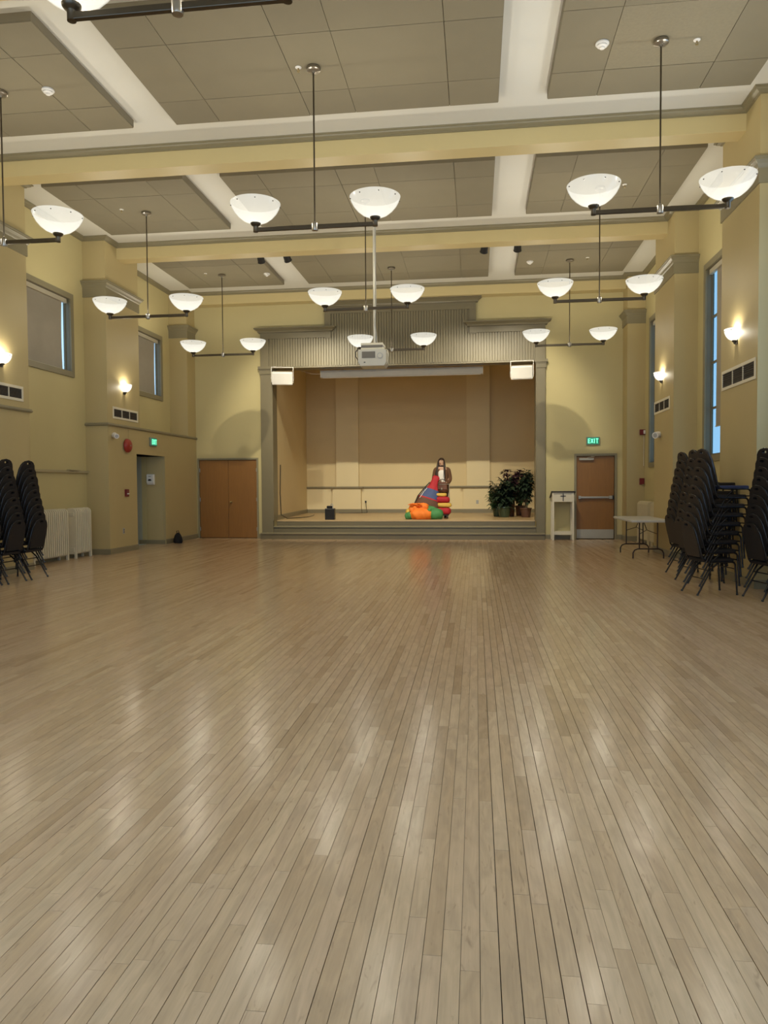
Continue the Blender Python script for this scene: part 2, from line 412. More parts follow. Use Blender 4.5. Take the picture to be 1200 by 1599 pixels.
# ---------------------------------------------------------------- side walls, pilasters, windows
LWIN = (3.62, 5.28); RWIN = (1.80, 5.34)
LDOOR = (15.78, 17.30, -.1, 2.15)
def win_y(bay): c = (bay[0]+bay[1])/2; return (c-.93, c+.93)
CAP = [(0, 5.33), (.022, 5.33), (.022, 5.52), (.035, 5.535), (.05, 5.57), (.085, 5.605), (.085, 5.62), (.10, 5.63), (.10, 5.65), (0, 5.65)]
RAIL = [(0, 2.685), (.03, 2.69), (.04, 2.705), (.04, 2.722), (.028, 2.735), (.028, 2.745), (0, 2.75)]
def side_wall(side):
    x0, xp = (XL0, XL) if side < 0 else (XR0, XR)
    th = .12*side; mb = MB(); zz = LWIN if side < 0 else RWIN
    holes = []
    for i, b in enumerate(BAYS):
        if i == 0: continue
        y0, y1 = win_y(b); holes.append((y0+.09, y1-.09, zz[0]+.09, zz[1]-.09))
    if side < 0: holes.append(LDOOR)
    holes_wall(mb, lambda a, b, c, d: mb.box(min(x0, x0+th), max(x0, x0+th), a, b, c, d), YR, YB, -.1, ZC+.1, holes)
    nm = 'wall_left' if side < 0 else 'wall_right'
    w = mb.build(nm, 'wall_green')
    tag(w, ('yellow window wall on the left with pilasters and high windows' if side < 0 else 'yellow window wall on the right with pilasters and tall windows'), 'wall', kind='structure')
    for i, (a, b) in enumerate(PIL):
        m = MB(); xa, xb = sorted((x0, xp))
        if side < 0 and i == 4: m.box(xa, xb, a, b, 2.7, ZC)
        elif side < 0 and i == 5: m.box(xa, xb, a, b, 2.7, ZC)
        else: m.box(xa, xb, a, b, 0, ZC)
        p = m.build('pilaster', 'wall', w)
        path = [(x0, a), (xp, a), (xp, b), (x0, b)] if i < 5 else [(x0, a), (xp, a), (xp, b)]
        MB().sweep(path, CAP, side=side).build('capital', 'trim', p)
        if side < 0 and i < 4: MB().sweep(path, RAIL, side=side).build('rail', 'trim', p)
    return w
WL = side_wall(-1); WR = side_wall(1)
# boxed-out lower wall with the corridor doorway (left, beside the stage)
def vestibule():
    m = MB(); y0 = PIL[4][0]
    holes_wall(m, lambda a, b, c, d: m.box(XL0, XL, a, b, c, d), y0, YB, 0, 2.7, [LDOOR])
    v = m.build('lower_wall', 'wall', WL)
    MB().sweep([(XL0, y0), (XL, y0), (XL, YB)], RAIL, side=-1).build('rail', 'trim', v)
    bb = [(0, 0), (.018, 0), (.018, .105), (.01, .12), (0, .12)]
    b = MB().sweep([(XL0, y0), (XL, y0), (XL, LDOOR[0])], bb, side=-1); b.sweep([(XL, LDOOR[1]), (XL, YB)], bb, side=-1)
    b.sweep([(XL0, PIL[3][1]), (XL0, PIL[4][0])], bb, side=-1)
    b.sweep([(XL0, PIL[3][0]), (XL, PIL[3][0]), (XL, PIL[3][1]), (XL0, PIL[3][1])], bb, side=-1)
    tag(b.build('baseboard_left', 'trim'), 'taupe baseboard along the left wall', 'baseboard', kind='structure')
    b = MB()
    for i in range(5):
        q0 = BAYS[i+1]
        b.sweep([(XR0, q0[0]), (XR0, q0[1])], bb, side=1); a, c = PIL[i]; b.sweep([(XR0, a), (XR, a), (XR, c), (XR0, c)], bb, side=1)
    b.sweep([(XR0, PIL[5][0]), (XR, PIL[5][0]), (XR, YB)], bb, side=1)
    tag(b.build('baseboard_right', 'trim'), 'taupe baseboard along the right wall', 'baseboard', kind='structure')
    # corridor behind the doorway
    c = MB(); d0, d1 = LDOOR[0], LDOOR[1]; xa, xb = XL0-2.2, XL0-.12
    c.box(xa, XL-.012, d1, d1+.08, 0, 2.25); c.box(xa, xb, d0-.08, d0, 0, 2.25); c.box(xa-.08, xa, d0-.08, d1+.08, 0, 2.25)
    c.box(xa, XL-.012, d0, d1, 2.15, 2.25); c.box(xa, XL0, d0, d1, -.1, -.001)
    tag(c.build('wall_corridor', 'corridor'), 'grey corridor walls seen through the left doorway', 'wall', kind='structure')
    j = MB().box(XL0-.30, XL0-.24, d1-.16, d1, 0, 2.15)
    tag(j.build('trim_1', 'trim'), 'dark door jamb inside the left doorway', 'door jamb', kind='structure')
    t = MB().box(XL0-.2, XL-.02, d1-.012, d1, 0, .10)
    tag(t.build('baseboard_corridor', 'trim'), 'baseboard at the foot of the grey corridor wall', 'baseboard', kind='structure')
    lt = thing('corridor_fill_lamp', 'added round corridor ceiling lamp, unseen behind left doorway', 'lamp', (XL0-1.3, (d0+d1)/2, 2.15))
    MB().lathe([(.02, 0), (.16, 0), (.14, -.05), (.02, -.07)], 20, (XL0-1.3, (d0+d1)/2, 2.15)).build('lamp_glass', 'plastic_white', lt, smooth=40)
    light('corridor_fill', (XL0-1.3, (d0+d1)/2, 1.95), 7, (.85, .95, 1.0), .05, lt)  # unseen lamp added to give the corridor its cool light
    # ledge on the window wall behind the radiators
    l = MB().box(XL0, XL0+.05, PIL[3][1], PIL[4][0], 1.70, 1.75); l.box(XL0, XL0+.09, 13.75, 14.1, 1.75, 1.762)
    tag(l.build('trim_2', 'ledge'), 'narrow ledge on the left wall above the radiators', 'ledge', kind='structure')
vestibule()

def window(side, bay, n):
    x0 = XL0 if side < 0 else XR0; zz = LWIN if side < 0 else RWIN; y0, y1 = win_y(bay); s = side
    where = {5: 'nearest the stage', 4: 'in the second bay from the stage', 3: 'in the third bay from the stage', 2: 'in the fourth bay from the stage', 1: 'in the rear bay'}[n]
    w = thing('window_%d' % (n+(0 if side < 0 else 5)), ('high' if side < 0 else 'tall')+' taupe framed window '+where+(' on left wall' if side < 0 else ' on right wall'), 'window', (x0, (y0+y1)/2, zz[0]), kind='structure')
    fr = [(.11, .0), (.11, 0)]
    prof = .11; m = MB(); d = -.03*s
    xa, xb = sorted((x0, x0+d))
    m.box(xa, xb, y0, y1, zz[1]-prof, zz[1]); m.box(xa, xb, y0, y1, zz[0], zz[0]+prof); m.box(xa, xb, y0, y0+prof, zz[0]+prof, zz[1]-prof); m.box(xa, xb, y1-prof, y1, zz[0]+prof, zz[1]-prof)
    m.build('window_frame', 'trim', w)
    # lining of the opening
    xa, xb = sorted((x0+.0*s, x0+.12*s)); h = .095; k = .02; m = MB()
    m.box(xa, xb, y0+h, y1-h, zz[1]-h-k, zz[1]-h); m.box(xa, xb, y0+h, y1-h, zz[0]+h, zz[0]+h+k); m.box(xa, xb, y0+h, y0+h+k, zz[0]+h+k, zz[1]-h-k); m.box(xa, xb, y1-h-k, y1-h, zz[0]+h+k, zz[1]-h-k)
    m.build('lining', 'window_frame', w)
    # sash with bars, one glass pane per light
    xs = x0+.10*s; xa, xb = sorted((xs-.015, xs+.015)); i0, i1 = y0+h+k, y1-h-k; j0, j1 = zz[0]+h+k, zz[1]-h-k; t = .03
    sa = MB().box(xa, xb, i0, i1, j0, j0+t).box(xa, xb, i0, i1, j1-t, j1).box(xa, xb, i0, i0+t, j0+t, j1-t).box(xa, xb, i1-t, i1, j0+t, j1-t)
    nb = 0 if side < 0 else 3
    zs = [j0+t+(j1-j0-2*t)*q/(nb+1) for q in range(nb+2)]
    for z in zs[1:-1]: sa.box(xa, xb, i0+t, i1-t, z-.02, z+.02)
    so = sa.build('sash', 'window_frame', w)
    for a, b in zip(zs, zs[1:]): MB().box(xs-.003, xs+.003, i0+t, i1-t, a+.0, b-.0).build('pane', 'glass_milky' if side < 0 else 'glass_tinted' if n >= 4 else 'glass', so)
    # roller shade
    if side < 0 or n >= 4:
        lbl = 'drawn taupe roller shade '+where+(' on left wall' if side < 0 else ' on right wall')
        r = thing('roller_shade', lbl, 'shade', (x0, (i0+i1)/2, j1), group='roller shades in the windows')
        xa, xb = sorted((x0+.025*s, x0+.085*s)); MB().box(xa, xb, i0+.01, i1-.035, j1-.09, j1-.002).build('cassette', 'shade_box', r, bevel=.006)
        zb = j0+.02 if side < 0 else j0+.50
        e0, e1 = (i0-.0, i1-.145) if side < 0 else (i0, i1-.31)
        bow = .028 if side < 0 else .012; K = 12; mm = MB(); xm = x0+.076*s
        for q in range(K):
            a = j1-.08+(zb-j1+.08)*q/K; b = j1-.08+(zb-j1+.08)*(q+1)/K
            ca = e1-bow*math.sin(PI*q/K*.9); cbb = e1-bow*math.sin(PI*(q+1)/K*.9)
            mm.add([(xm-.002, e0, a), (xm-.002, ca, a), (xm-.002, cbb, b), (xm-.002, e0, b), (xm+.002, e0, a), (xm+.002, ca, a), (xm+.002, cbb, b), (xm+.002, e0, b)],
                   [(0, 1, 2, 3), (7, 6, 5, 4), (0, 4, 5, 1), (3, 2, 6, 7), (1, 5, 6, 2), (0, 3, 7, 4)])
        mm.build('shade_fabric', 'shade_fabric', r)
        MB().cyl((xm, e0, zb), (xm, e1, zb), .012, 8).build('hem_bar', 'shade_box', r)
    if side > 0:
        pl = bpy.data.lights.new('portal', 'AREA'); pl.shape = 'RECTANGLE'; pl.size = j1-j0; pl.size_y = i1-i0; pl.cycles.is_portal = True
        po = bpy.data.objects.new('window_portal', pl); COL.objects.link(po); po.location = (x0+.14*s, (i0+i1)/2, (j0+j1)/2); po.rotation_euler = (0, PI/2*s, 0)
for n in range(1, 6): window(-1, BAYS[n], n); window(1, BAYS[n], n)

# unseen rear wall; its three windows are added to brighten the near floor
def rear():
    m = MB(); hs = [(-7.0, -4.0, .5, 5.2), (-3.5, -.5, .5, 5.2), (.0, 3.0, .5, 5.2)]
    holes_wall(m, lambda a, b, c, d: m.box(a, b, YR-.3, YR, c, d), XL0-.34, XR0+.34, -.1, ZC+.1, hs)
    tag(m.build('wall_rear', 'wall'), 'yellow rear wall behind the camera with three added daylight windows', 'wall', kind='structure')
    for k, (a, b, c, d) in enumerate(hs):
        w = thing('window_%d' % (11+k), ('left', 'middle', 'right')[k]+' large window added in the unseen rear wall for daylight', 'window', ((a+b)/2, YR, c), kind='structure')
        f = MB().box(a, b, YR-.2, YR-.14, c, c+.07).box(a, b, YR-.2, YR-.14, d-.07, d).box(a, a+.07, YR-.2, YR-.14, c, d).box(b-.07, b, YR-.2, YR-.14, c, d)
        f.box((a+b)/2-.03, (a+b)/2+.03, YR-.2, YR-.14, c, d); f.build('window_frame', 'window_frame', w)
        MB().box(a+.07, (a+b)/2-.03, YR-.172, YR-.168, c+.07, d-.07).build('pane', 'glass', w); MB().box((a+b)/2+.03, b-.07, YR-.172, YR-.168, c+.07, d-.07).build('pane', 'glass', w)
        pl = bpy.data.lights.new('portal', 'AREA'); pl.shape = 'RECTANGLE'; pl.size = b-a; pl.size_y = d-c; pl.cycles.is_portal = True
        po = bpy.data.objects.new('window_portal', pl); COL.objects.link(po); po.location = ((a+b)/2, YR-.32, (c+d)/2); po.rotation_euler = (PI/2, 0, 0)
rear()

# ---------------------------------------------------------------- stage end
SX0, SX1, SZ = -5.42, 1.54, 4.57
DD = (-7.50, -5.885, -.1, 2.13); ED = (2.55, 3.50, -.1, 2.13)
def stage_end():
    m = MB(); yb = YB+.34
    holes_wall(m, lambda a, b, c, d: m.box(a, b, YB, yb, c, d), XL0-.34, XR0+.34, -.1, ZC+.1, [(SX0, SX1, -.1, SZ), DD, ED])
    w = m.build('wall_back', 'wall_green'); tag(w, 'yellow end wall around the stage opening', 'wall', kind='structure')
    # proscenium trim
    P = thing('trim_3', 'taupe stage surround with columns, beadboard header and stepped cornice', 'stage surround', ((SX0+SX1)/2, YB, 0), kind='structure')
    yf = YB-.06
    for a, b in ((-5.73, SX0), (SX1, 1.765)):
        c = MB().box(a, b, YB-.09, YB+.02, 0, 4.39).build('column', 'trim_stage', P, bevel=.006)
        k = MB().box(a-.015, b+.015, YB-.11, YB+.01, 4.39, 4.53).box(a-.03, b+.03, YB-.125, YB+.01, 4.50, 4.53); k.box(a-.05, b+.05, YB-.15, YB+.01, 4.53, 4.60)
        k.build('capital', 'trim_stage', c)
    hd = MB().box(-5.73, 1.765, YB-.05, YB+.01, SZ, 5.36).box(-3.97, 0.0, YB-.05, YB+.01, 5.3, 6.12).build('header_board', 'trim_stage', P)
    # beadboard: one vertical board after another with an open groove between
    bd = MB(); x = -5.46
    while x < 1.47:
        top = 5.94 if -3.80 < x and x+.07 < -.17 else 5.34
        bd.box(x, min(x+.058, 1.49), YB-.075, YB-.045, SZ, top); x += .07
    tag(bd.build('beadboard', 'trim_stage', P, bevel=.006), kind='stuff')
    st = MB().box(-5.73, -5.50, YB-.08, YB, 4.6, 5.4).box(1.50, 1.765, YB-.08, YB, 4.6, 5.4)
    st.box(-3.97, -3.80, YB-.08, YB, 5.3, 6.1).box(-.17, 0, YB-.08, YB, 5.3, 6.1).box(-3.97, 0, YB-.085, YB, 5.94, 6.12)
    st.build('stile', 'trim_stage', P, bevel=.005)
    corn = [(0, 0), (.05, 0), (.06, .02), (.06, .035), (.11, .075), (.14, .085), (.14, .115), (0, .115)]
    for a, b in ((-5.72, -3.80), (-.16, 1.755)):
        MB().box(a, b, YB-.10, YB, 5.33, 5.50).build('frieze', 'trim_stage', P)
        MB().sweep([(a, YB), (a, YB-.10), (b, YB-.10), (b, YB)], [(o, 5.485+z) for o, z in corn], side=-1).build('cornice', 'trim_stage', P)
    MB().sweep([(-3.97, YB), (-3.97, YB-.085), (0, YB-.085), (0, YB)], [(o*1.05, 6.115+z*1.25) for o, z in corn], side=-1).build('cornice', 'trim_stage', P)
    MB().box(SX0-.0, SX0+.02, YB-.09, yb, .48, SZ).box(SX1-.02, SX1, YB-.09, yb, .48, SZ).box(SX0, SX1, YB-.075, yb, SZ-.02, SZ+.02).build('jamb_lining', 'trim_stage', P)
    # baseboards of the end wall
    bb = [(0, 0), (.018, 0), (.018, .105), (.01, .12), (0, .12)]
    b = MB(); 
    for a, c in ((-5.84, -5.735), (1.77, 2.49), (3.56, XR)): b.sweep([(a, YB), (c, YB)], bb, side=-1)
    tag(b.build('baseboard_back', 'trim'), 'taupe baseboard of the stage end wall', 'baseboard', kind='structure')
    # steps and stage floor
    S = thing('stage_steps', 'wide taupe wooden steps up to the stage', 'steps', ((SX0+SX1)/2, YB, 0), kind='structure')
    for x0, x1, y0, z in ((-5.70, 1.74, YB-.34, .165), (SX0, SX1, YB-.04, .325)):
        t = MB().box(x0, x1, y0, YB+.5, 0 if z < .2 else .165, z-.03).build('riser', 'riser_shade', S)
        MB().box(x0-.0, x1+.0, y0-.025, YB+.5, z-.03, z).build('tread', 'trim', t, bevel=.006)
    MB().box(SX0, SX1, YB+.27, YB+.5, .325, .45).build('riser', 'riser_shade', S)
    fl = MB().box(-6.0, 2.8, YB+.26, 24.9, .44, .48)
    tag(fl.build('floor_stage', 'stage_floor'), 'polished wooden floor of the stage', 'stage floor', kind='structure')
    # stage room
    zt = 5.45
    s = MB().prism([(SX0+.0, yb), (SX0-.5, yb), (SX0-.7, 24.8), (-5.77, 24.8)], lambda a, b, c: (a, b, c), .2, zt)
    tag(s.build('wall_stage_left', 'stage_wall'), 'tan side wall of the stage', 'wall', kind='structure')
    s = MB().box(2.6, 2.8, yb, 24.8, .2, zt); tag(s.build('wall_stage_right', 'stage_wall'), 'hidden right side wall of the stage', 'wall', kind='structure')
    s = MB().box(-6.4, 2.8, yb, 25.2, zt, zt+.2); tag(s.build('ceiling_stage', 'stage_wall'), 'tan ceiling over the stage', 'ceiling', kind='structure')
    B = MB().box(-6.2, 2.8, 24.8, 25.1, .2, zt).build('wall_stage_back', 'stage_wall'); tag(B, 'tan rear wall of the stage with two pilasters and a rail', 'wall', kind='structure')
    for a, b in ((-4.72, -3.95), (-.31, .45)):
        MB().box(a, b, 24.68, 24.81, 1.34, zt).build('pilaster', 'stage_pilaster', B)
        MB().box(a-.12, b+.08, 24.62, 24.81, .48, 1.33).build('pilaster_base', 'stage_pilaster', B)
    MB().box(-5.78, 2.6, 24.785, 24.81, .48, 1.33).build('dado', 'stage_pilaster', B)
    rl = [(0, 1.30), (.05, 1.305), (.07, 1.33), (.07, 1.365), (0, 1.375)]
    path = [(-5.78, 24.8), (-4.84, 24.8), (-4.84, 24.62), (-3.87, 24.62), (-3.87, 24.8), (-.43, 24.8), (-.43, 24.62), (.53, 24.62), (.53, 24.8), (2.6, 24.8)]
    MB().sweep(path, rl, side=-1).build('rail', 'trim', B)
    MB().sweep(path, [(0, .48), (.02, .48), (.02, .60), (0, .61)], side=-1).build('baseboard', 'trim', B)
    b = MB().sweep([(SX0+.0, yb+.05), (-5.77, 24.8)], [(0, .48), (.02, .48), (.02, .60), (0, .61)], side=-1)
    tag(b.build('baseboard_stage', 'trim'), 'taupe baseboard on the stage side wall', 'baseboard', kind='structure')
stage_end()

# ---------------------------------------------------------------- doors
def doors():
    D = thing('door_1', 'closed double wooden doors left of the stage', 'door', (-6.69, YB, 0), kind='structure')
    f = MB().box(-7.545, -7.50, YB-.03, YB+.1, 0, 2.175).box(-5.885, -5.84, YB-.03, YB+.1, 0, 2.175).box(-7.50, -5.885, YB-.03, YB+.1, 2.13, 2.175).build('door_frame', 'trim', D)
    MB().box(-7.50, -5.885, YB+.12, YB+.16, -.1, 2.2).build('door_backing', 'dark_gap', D)  # unseen dark sheet behind the leaves, lowered to keep sky light out
    mid = -6.69
    for a, b, hx in ((-7.495, mid-.004, -7.49), (mid+.004, -5.89, -5.895)):
        l = MB().box(a, b, YB+.005, YB+.05, .012, 2.122).build('door_leaf', 'door_wood', D, bevel=.003)
        hg = MB()
        for z in (.25, 1.05, 1.85): hg.cyl((hx, YB+.0, z-.05), (hx, YB+.0, z+.05), .012, 8)
        hg.build('hinge', 'steel', l)
        if b > mid+.1:
            k = MB().cyl((mid+.075, YB+.005, .98), (mid+.075, YB-.01, .98), .032, 14).cyl((mid+.075, YB-.01, .98), (mid+.075, YB-.04, .98), .012, 8).ball((mid+.075, YB-.055, .98), .028, 12)
            k.build('door_knob', 'brass', l, smooth=40)
    D = thing('door_2', 'wooden exit door with push bar and steel kick plate right of the stage', 'door', (3.02, YB, 0), kind='structure')
    MB().box(2.495, 2.55, YB-.03, YB+.12, 0, 2.185).box(3.50, 3.555, YB-.03, YB+.12, 0, 2.185).box(2.55, 3.50, YB-.03, YB+.12, 2.13, 2.185).build('door_frame', 'trim', D)
    MB().box(2.55, 3.50, YB+.12, YB+.16, -.1, 2.2).build('door_backing', 'dark_gap', D)  # unseen sheet blocking sky light under the exit door
    l = MB().box(2.556, 3.494, YB+.02, YB+.065, .012, 2.122).build('door_leaf', 'door_wood', D, bevel=.003)
    MB().box(2.565, 3.485, YB+.012, YB+.021, .02, .25).build('kick_plate', 'kick', l)
    pb = MB().box(2.60, 3.44, YB-.045, YB-.005, 1.045, 1.095).box(3.36, 3.46, YB-.06, YB+.02, 1.03, 1.11).box(2.60, 2.66, YB-.05, YB+.02, 1.03, 1.11)
    pb.build('push_bar', 'steel', l, bevel=.006); MB().box(3.44, 3.475, YB-.065, YB+.02, 1.02, 1.12).build('latch_case', 'plastic_black', l)
    dc = MB().box(2.62, 2.98, YB-.04, YB+.02, 2.02, 2.075).build('door_closer', 'kick', l, bevel=.005)
    MB().tube([(2.82, YB-.03, 2.085), (2.98, YB-.13, 2.105), (2.92, YB-.02, 2.12)], .009, 6).build('closer_arm', 'steel', dc)
doors()

# ---------------------------------------------------------------- pendant lamps
BOWL = [(.045, 0), (.10, .010), (.16, .038), (.215, .082), (.26, .135), (.29, .19), (.305, .235)]
BOWL_IN = [(r-.006, z+.004) for r, z in BOWL]
def make_pendant():
    zA = 4.55
    t = thing('pendant_lamp', 'x', 'pendant lamp', (0, 0, zA))
    MB().lathe([(.0, ZP-zA), (.078, ZP-zA), (.085, ZP-zA-.012), (.085, ZP-zA-.04), (.07, ZP-zA-.052), (.02, ZP-zA-.055), (.016, ZP-zA-.075), (0, ZP-zA-.075)], 28, (0, 0, zA)).build('ceiling_canopy', 'bronze_light', t, smooth=40)
    MB().cyl((0, 0, zA+.02), (0, 0, ZP-.05), .010, 10).build('stem', 'bronze', t, smooth=60)
    MB().box(-.738, .738, -.02, .02, zA-.028, zA+.020).build('crossbar', 'bronze', t, bevel=.005)
    MB().lathe([(0, -.055), (.036, -.05), (.040, -.036), (.040, .034), (.030, .044), (.014, .06), (0, .06)], 20, (0, 0, zA)).build('hub', 'bronze_light', t, smooth=40)
    for s in (-1, 1):
        x = .738*s
        a = MB().lathe([(0, -.034), (.030, -.032), (.030, .03), (.034, .038), (.050, .046), (.062, .062), (.064, .075), (.05, .082), (0, .082)], 20, (x, 0, zA)).build('socket_cup', 'bronze', t, smooth=40)
        g = MB().lathe(BOWL+list(reversed(BOWL_IN)), 40, (x, 0, zA+.078)).build('glass_bowl', 'bowl_glass', t, smooth=60)
        bl = MB()
        for k in range(8):
            an = 2*PI*(k+.35)/8; r = .2955; z = zA+.078+.200
            c = Vector((x+r*math.cos(an), r*math.sin(an), z)); d = Vector((math.cos(an), math.sin(an), -.3)).normalized()
            bl.cyl(c-d*.004, c+d*.007, .0065, 8)
        tag(bl.build('rim_bolts', 'bolt', g), kind='stuff')
        light('bulb', (x, 0, zA+.225), LAMP_W, LAMP_COL, .05, t)
    return t
proto = make_pendant(); first = True
rowname = {4: 'in the row nearest the stage', 3: 'in the second row from the stage', 2: 'in the third row from the stage', 1: 'in the fourth row from the stage', 0: 'in the added row behind the camera'}
for ri, y in enumerate(ROW):
    for ci, x in enumerate(CX):
        if first: o = proto; first = False
        else: o = copy_tree(proto)
        o.location = (x, y, 4.55)
        tag(o, 'bronze bar pendant with two white glass bowls, %s %s' % (('left', 'middle', 'right')[ci], rowname[ri]), 'pendant lamp', 'pendant lamps hung in rows of three')

# ---------------------------------------------------------------- wall sconces and grilles
def make_sconce(side, y, z, label):
    x = XL if side < 0 else XR; s = -side
    t = thing('wall_sconce', label, 'wall lamp', (x, y, z-.2), group='wall sconces on the pilasters')
    a0 = -PI/2 if s > 0 else PI/2
    prof = [(.03, 0), (.07, .01), (.11, .035), (.14, .075), (.158, .12), (.165, .165)]
    g = MB().lathe(prof+[(r-.006, q+.003) for r, q in reversed(prof)], 20, (x+.004*s, y, z-.10), a0, a0+PI).build('glass_bowl', 'sconce_glass', t, smooth=60)
    b = MB()
    for an in (.25, .5, .75):
        c = Vector((x+math.cos(a0+PI*an)*.162, y+math.sin(a0+PI*an)*.162, z+.035)); d = Vector((math.cos(a0+PI*an), math.sin(a0+PI*an), 0)); b.cyl(c-d*.004, c+d*.006, .006, 8)
    tag(b.build('rim_bolts', 'bolt', g), kind='stuff')
    MB().box(min(x, x+.012*s), max(x, x+.012*s), y-.05, y+.05, z-.15, z+.02).build('wall_plate', 'bronze', t)
    MB().lathe([(0, -.045), (.012, -.045), (.014, -.02), (.032, -.012), (.036, .006), (0, .006)], 14, (x+.032*s, y, z-.10)).box(min(x, x+.03*s), max(x, x+.03*s), y-.012, y+.012, z-.125, z-.10).build('bracket', 'bronze', t, smooth=40)
    light('bulb', (x+.07*s, y, z+.01), SCONCE_W, LAMP_COL, .03, t)
make_sconce(-1, 15.24, 3.56, 'glowing half-bowl sconce above the red bell on left wall')
make_sconce(-1, 11.06, 3.50, 'glowing half-bowl sconce at the left edge above stacked chairs')
make_sconce(1, 11.12, 3.54, 'glowing half-bowl sconce on the nearer right pilaster')
make_sconce(1, 15.35, 3.56, 'glowing half-bowl sconce on the farther right pilaster')
for y in (6.88, 2.70):
    for sd in (-1, 1): make_sconce(sd, y, 3.54, 'glowing half-bowl sconce on a %s pilaster %s' % ('left' if sd < 0 else 'right', 'beside the camera' if y > 5 else 'near the camera'))
def make_grille(side, y0, y1, z0, z1, label):
    x = XL if side < 0 else XR; s = -side
    t = thing('air_grille', label, 'air vent', (x, (y0+y1)/2, z0), group='air grilles on the pilasters')
    def bx(m, a, b, c, d, e, f): return m.box(min(x+a*s, x+b*s), max(x+a*s, x+b*s), c, d, e, f)
    m = MB(); w = .045
    bx(m, 0, .012, y0-w, y1+w, z1, z1+w); bx(m, 0, .012, y0-w, y1+w, z0-w, z0); bx(m, 0, .012, y0-w, y0, z0, z1); bx(m, 0, .012, y1, y1+w, z0, z1)
    for k in (1, 2): yy = y0+(y1-y0)*k/3; bx(m, 0, .012, yy-.014, yy+.014, z0, z1)
    m.build('grille_frame', 'plastic_cream', t, bevel=.003)
    bx(MB(), 0, .003, y0, y1, z0, z1).build('duct', 'dark_gap', t)
    sl = MB(); n = 7
    for k in range(n):
        zc = z0+(z1-z0)*(k+.5)/n
        sl.obox((x+.006*s, (y0+y1)/2, zc), ((1, 0, .6*s), (0, 1, 0), (-.6*s, 0, 1)), (.007, (y1-y0)/2, .002))
    tag(sl.build('slats', 'grille_dark', t), kind='stuff')
make_grille(-1, 14.76, 15.82, 2.90, 3.06, 'three-section air grille on left wall above the red bell')
make_grille(-1, 10.55, 11.58, 2.90, 3.06, 'three-section air grille at the left edge above stacked chairs')
make_grille(1, 10.42, 11.68, 2.84, 3.04, 'large three-section air grille on the nearer right pilaster')
make_grille(1, 14.80, 15.92, 2.88, 3.05, 'small three-section air grille on the farther right pilaster')
# ---------------------------------------------------------------- stage spotlights behind the second beam
def make_spot(x, label, aim):
    y, z = 15.43, 6.19
    t = thing('stage_spotlight', label, 'spotlight', (x, y, z), group='black spotlights behind the beam')
    MB().box(x-.05, x+.05, 15.33, 15.345, 6.30, 6.42).box(x-.012, x+.012, 15.34, 15.44, 6.345, 6.37).build('mount', 'plastic_black', t)
    c = Vector((x, y, 6.27)); d = (Vector(aim)-c).normalized()
    MB().tube([c-d*.13, c-d*.11, c+d*.06, c+d*.10], [.05, .07, .075, .085], 16, cap=False).tube([c-d*.13, c-d*.125], .05, 16).build('can', 'plastic_black', t, smooth=50)
    MB().tube([c+d*.04, c+d*.045], .07, 16).build('lens', 'lamp_lens', t)
    l = bpy.data.lights.new('spot_beam', 'SPOT'); l.energy = SPOT_W; l.color = SPOT_COL; l.spot_size = math.radians(62); l.spot_blend = .7; l.shadow_soft_size = .035
    o = bpy.data.objects.new('spot_beam', l); COL.objects.link(o); o.parent = t
    p = c+d*.11; o.location = p-Vector(ORG[t.name]); o.rotation_euler = d.to_track_quat('-Z', 'Y').to_euler()
mat('lamp_lens', (.9, .8, .6), .3, emit=(1.0, .85, .6), estr=2.0)
make_spot(-4.55, 'black stage spotlight far left behind the beam', (-4.7, 22.3, .5))
make_spot(-3.98, 'black stage spotlight left of the middle pendant behind the beam', (-2.8, 22.3, .5))
make_spot(.18, 'black stage spotlight right of the projector pole behind the beam', (-1.2, 22.3, .5))
make_spot(.85, 'black stage spotlight far right behind the beam', (.9, 22.3, .5))

# ---------------------------------------------------------------- ceiling devices
def detector(x, y, label):
    t = thing('smoke_detector', label, 'smoke detector', (x, y, ZP-.06), group='smoke detectors on the ceiling panels')
    MB().lathe([(0, .06), (.075, .06), (.078, .045), (.07, .035), (0, .035)], 20, (x, y, ZP-.06)).build('base', 'plastic_white', t, smooth=40)
    MB().lathe([(.055, .035), (.058, .02), (.045, .012), (.03, .01), (.028, -.005), (.012, -.012), (0, -.012)], 20, (x, y, ZP-.06)).build('cover', 'plastic_white', t, smooth=40)
detector(1.437, 8.838, 'white smoke detector beside the nearest right pendant stem')
detector(-5.368, 8.909, 'white smoke detector on the nearest left ceiling panel')
detector(1.213, 17.09, 'white smoke detector on the farthest right ceiling panel')
detector(-4.909, 17.153, 'white smoke detector on the farthest left ceiling panel')
def sprinkler(x, y, label):
    t = thing('sprinkler_head', label, 'sprinkler', (x, y, ZP-.05), group='sprinkler heads on the ceiling panels')
    MB().lathe([(0, .05), (.038, .05), (.038, .044), (.014, .036), (0, .036)], 16, (x, y, ZP-.05)).build('escutcheon', 'plastic_white', t, smooth=40)
    m = MB().cyl((x, y, ZP-.015), (x, y, ZP-.03), .010, 8).tube([(x-.012, y, ZP-.028), (x-.014, y, ZP-.042), (x, y, ZP-.052)], .003, 6).tube([(x+.012, y, ZP-.028), (x+.014, y, ZP-.042), (x, y, ZP-.052)], .003, 6)
    m.lathe([(0, -.003), (.017, -.003), (.017, 0), (0, 0)], 12, (x, y, ZP-.053)).build('head', 'brass', t, smooth=40)
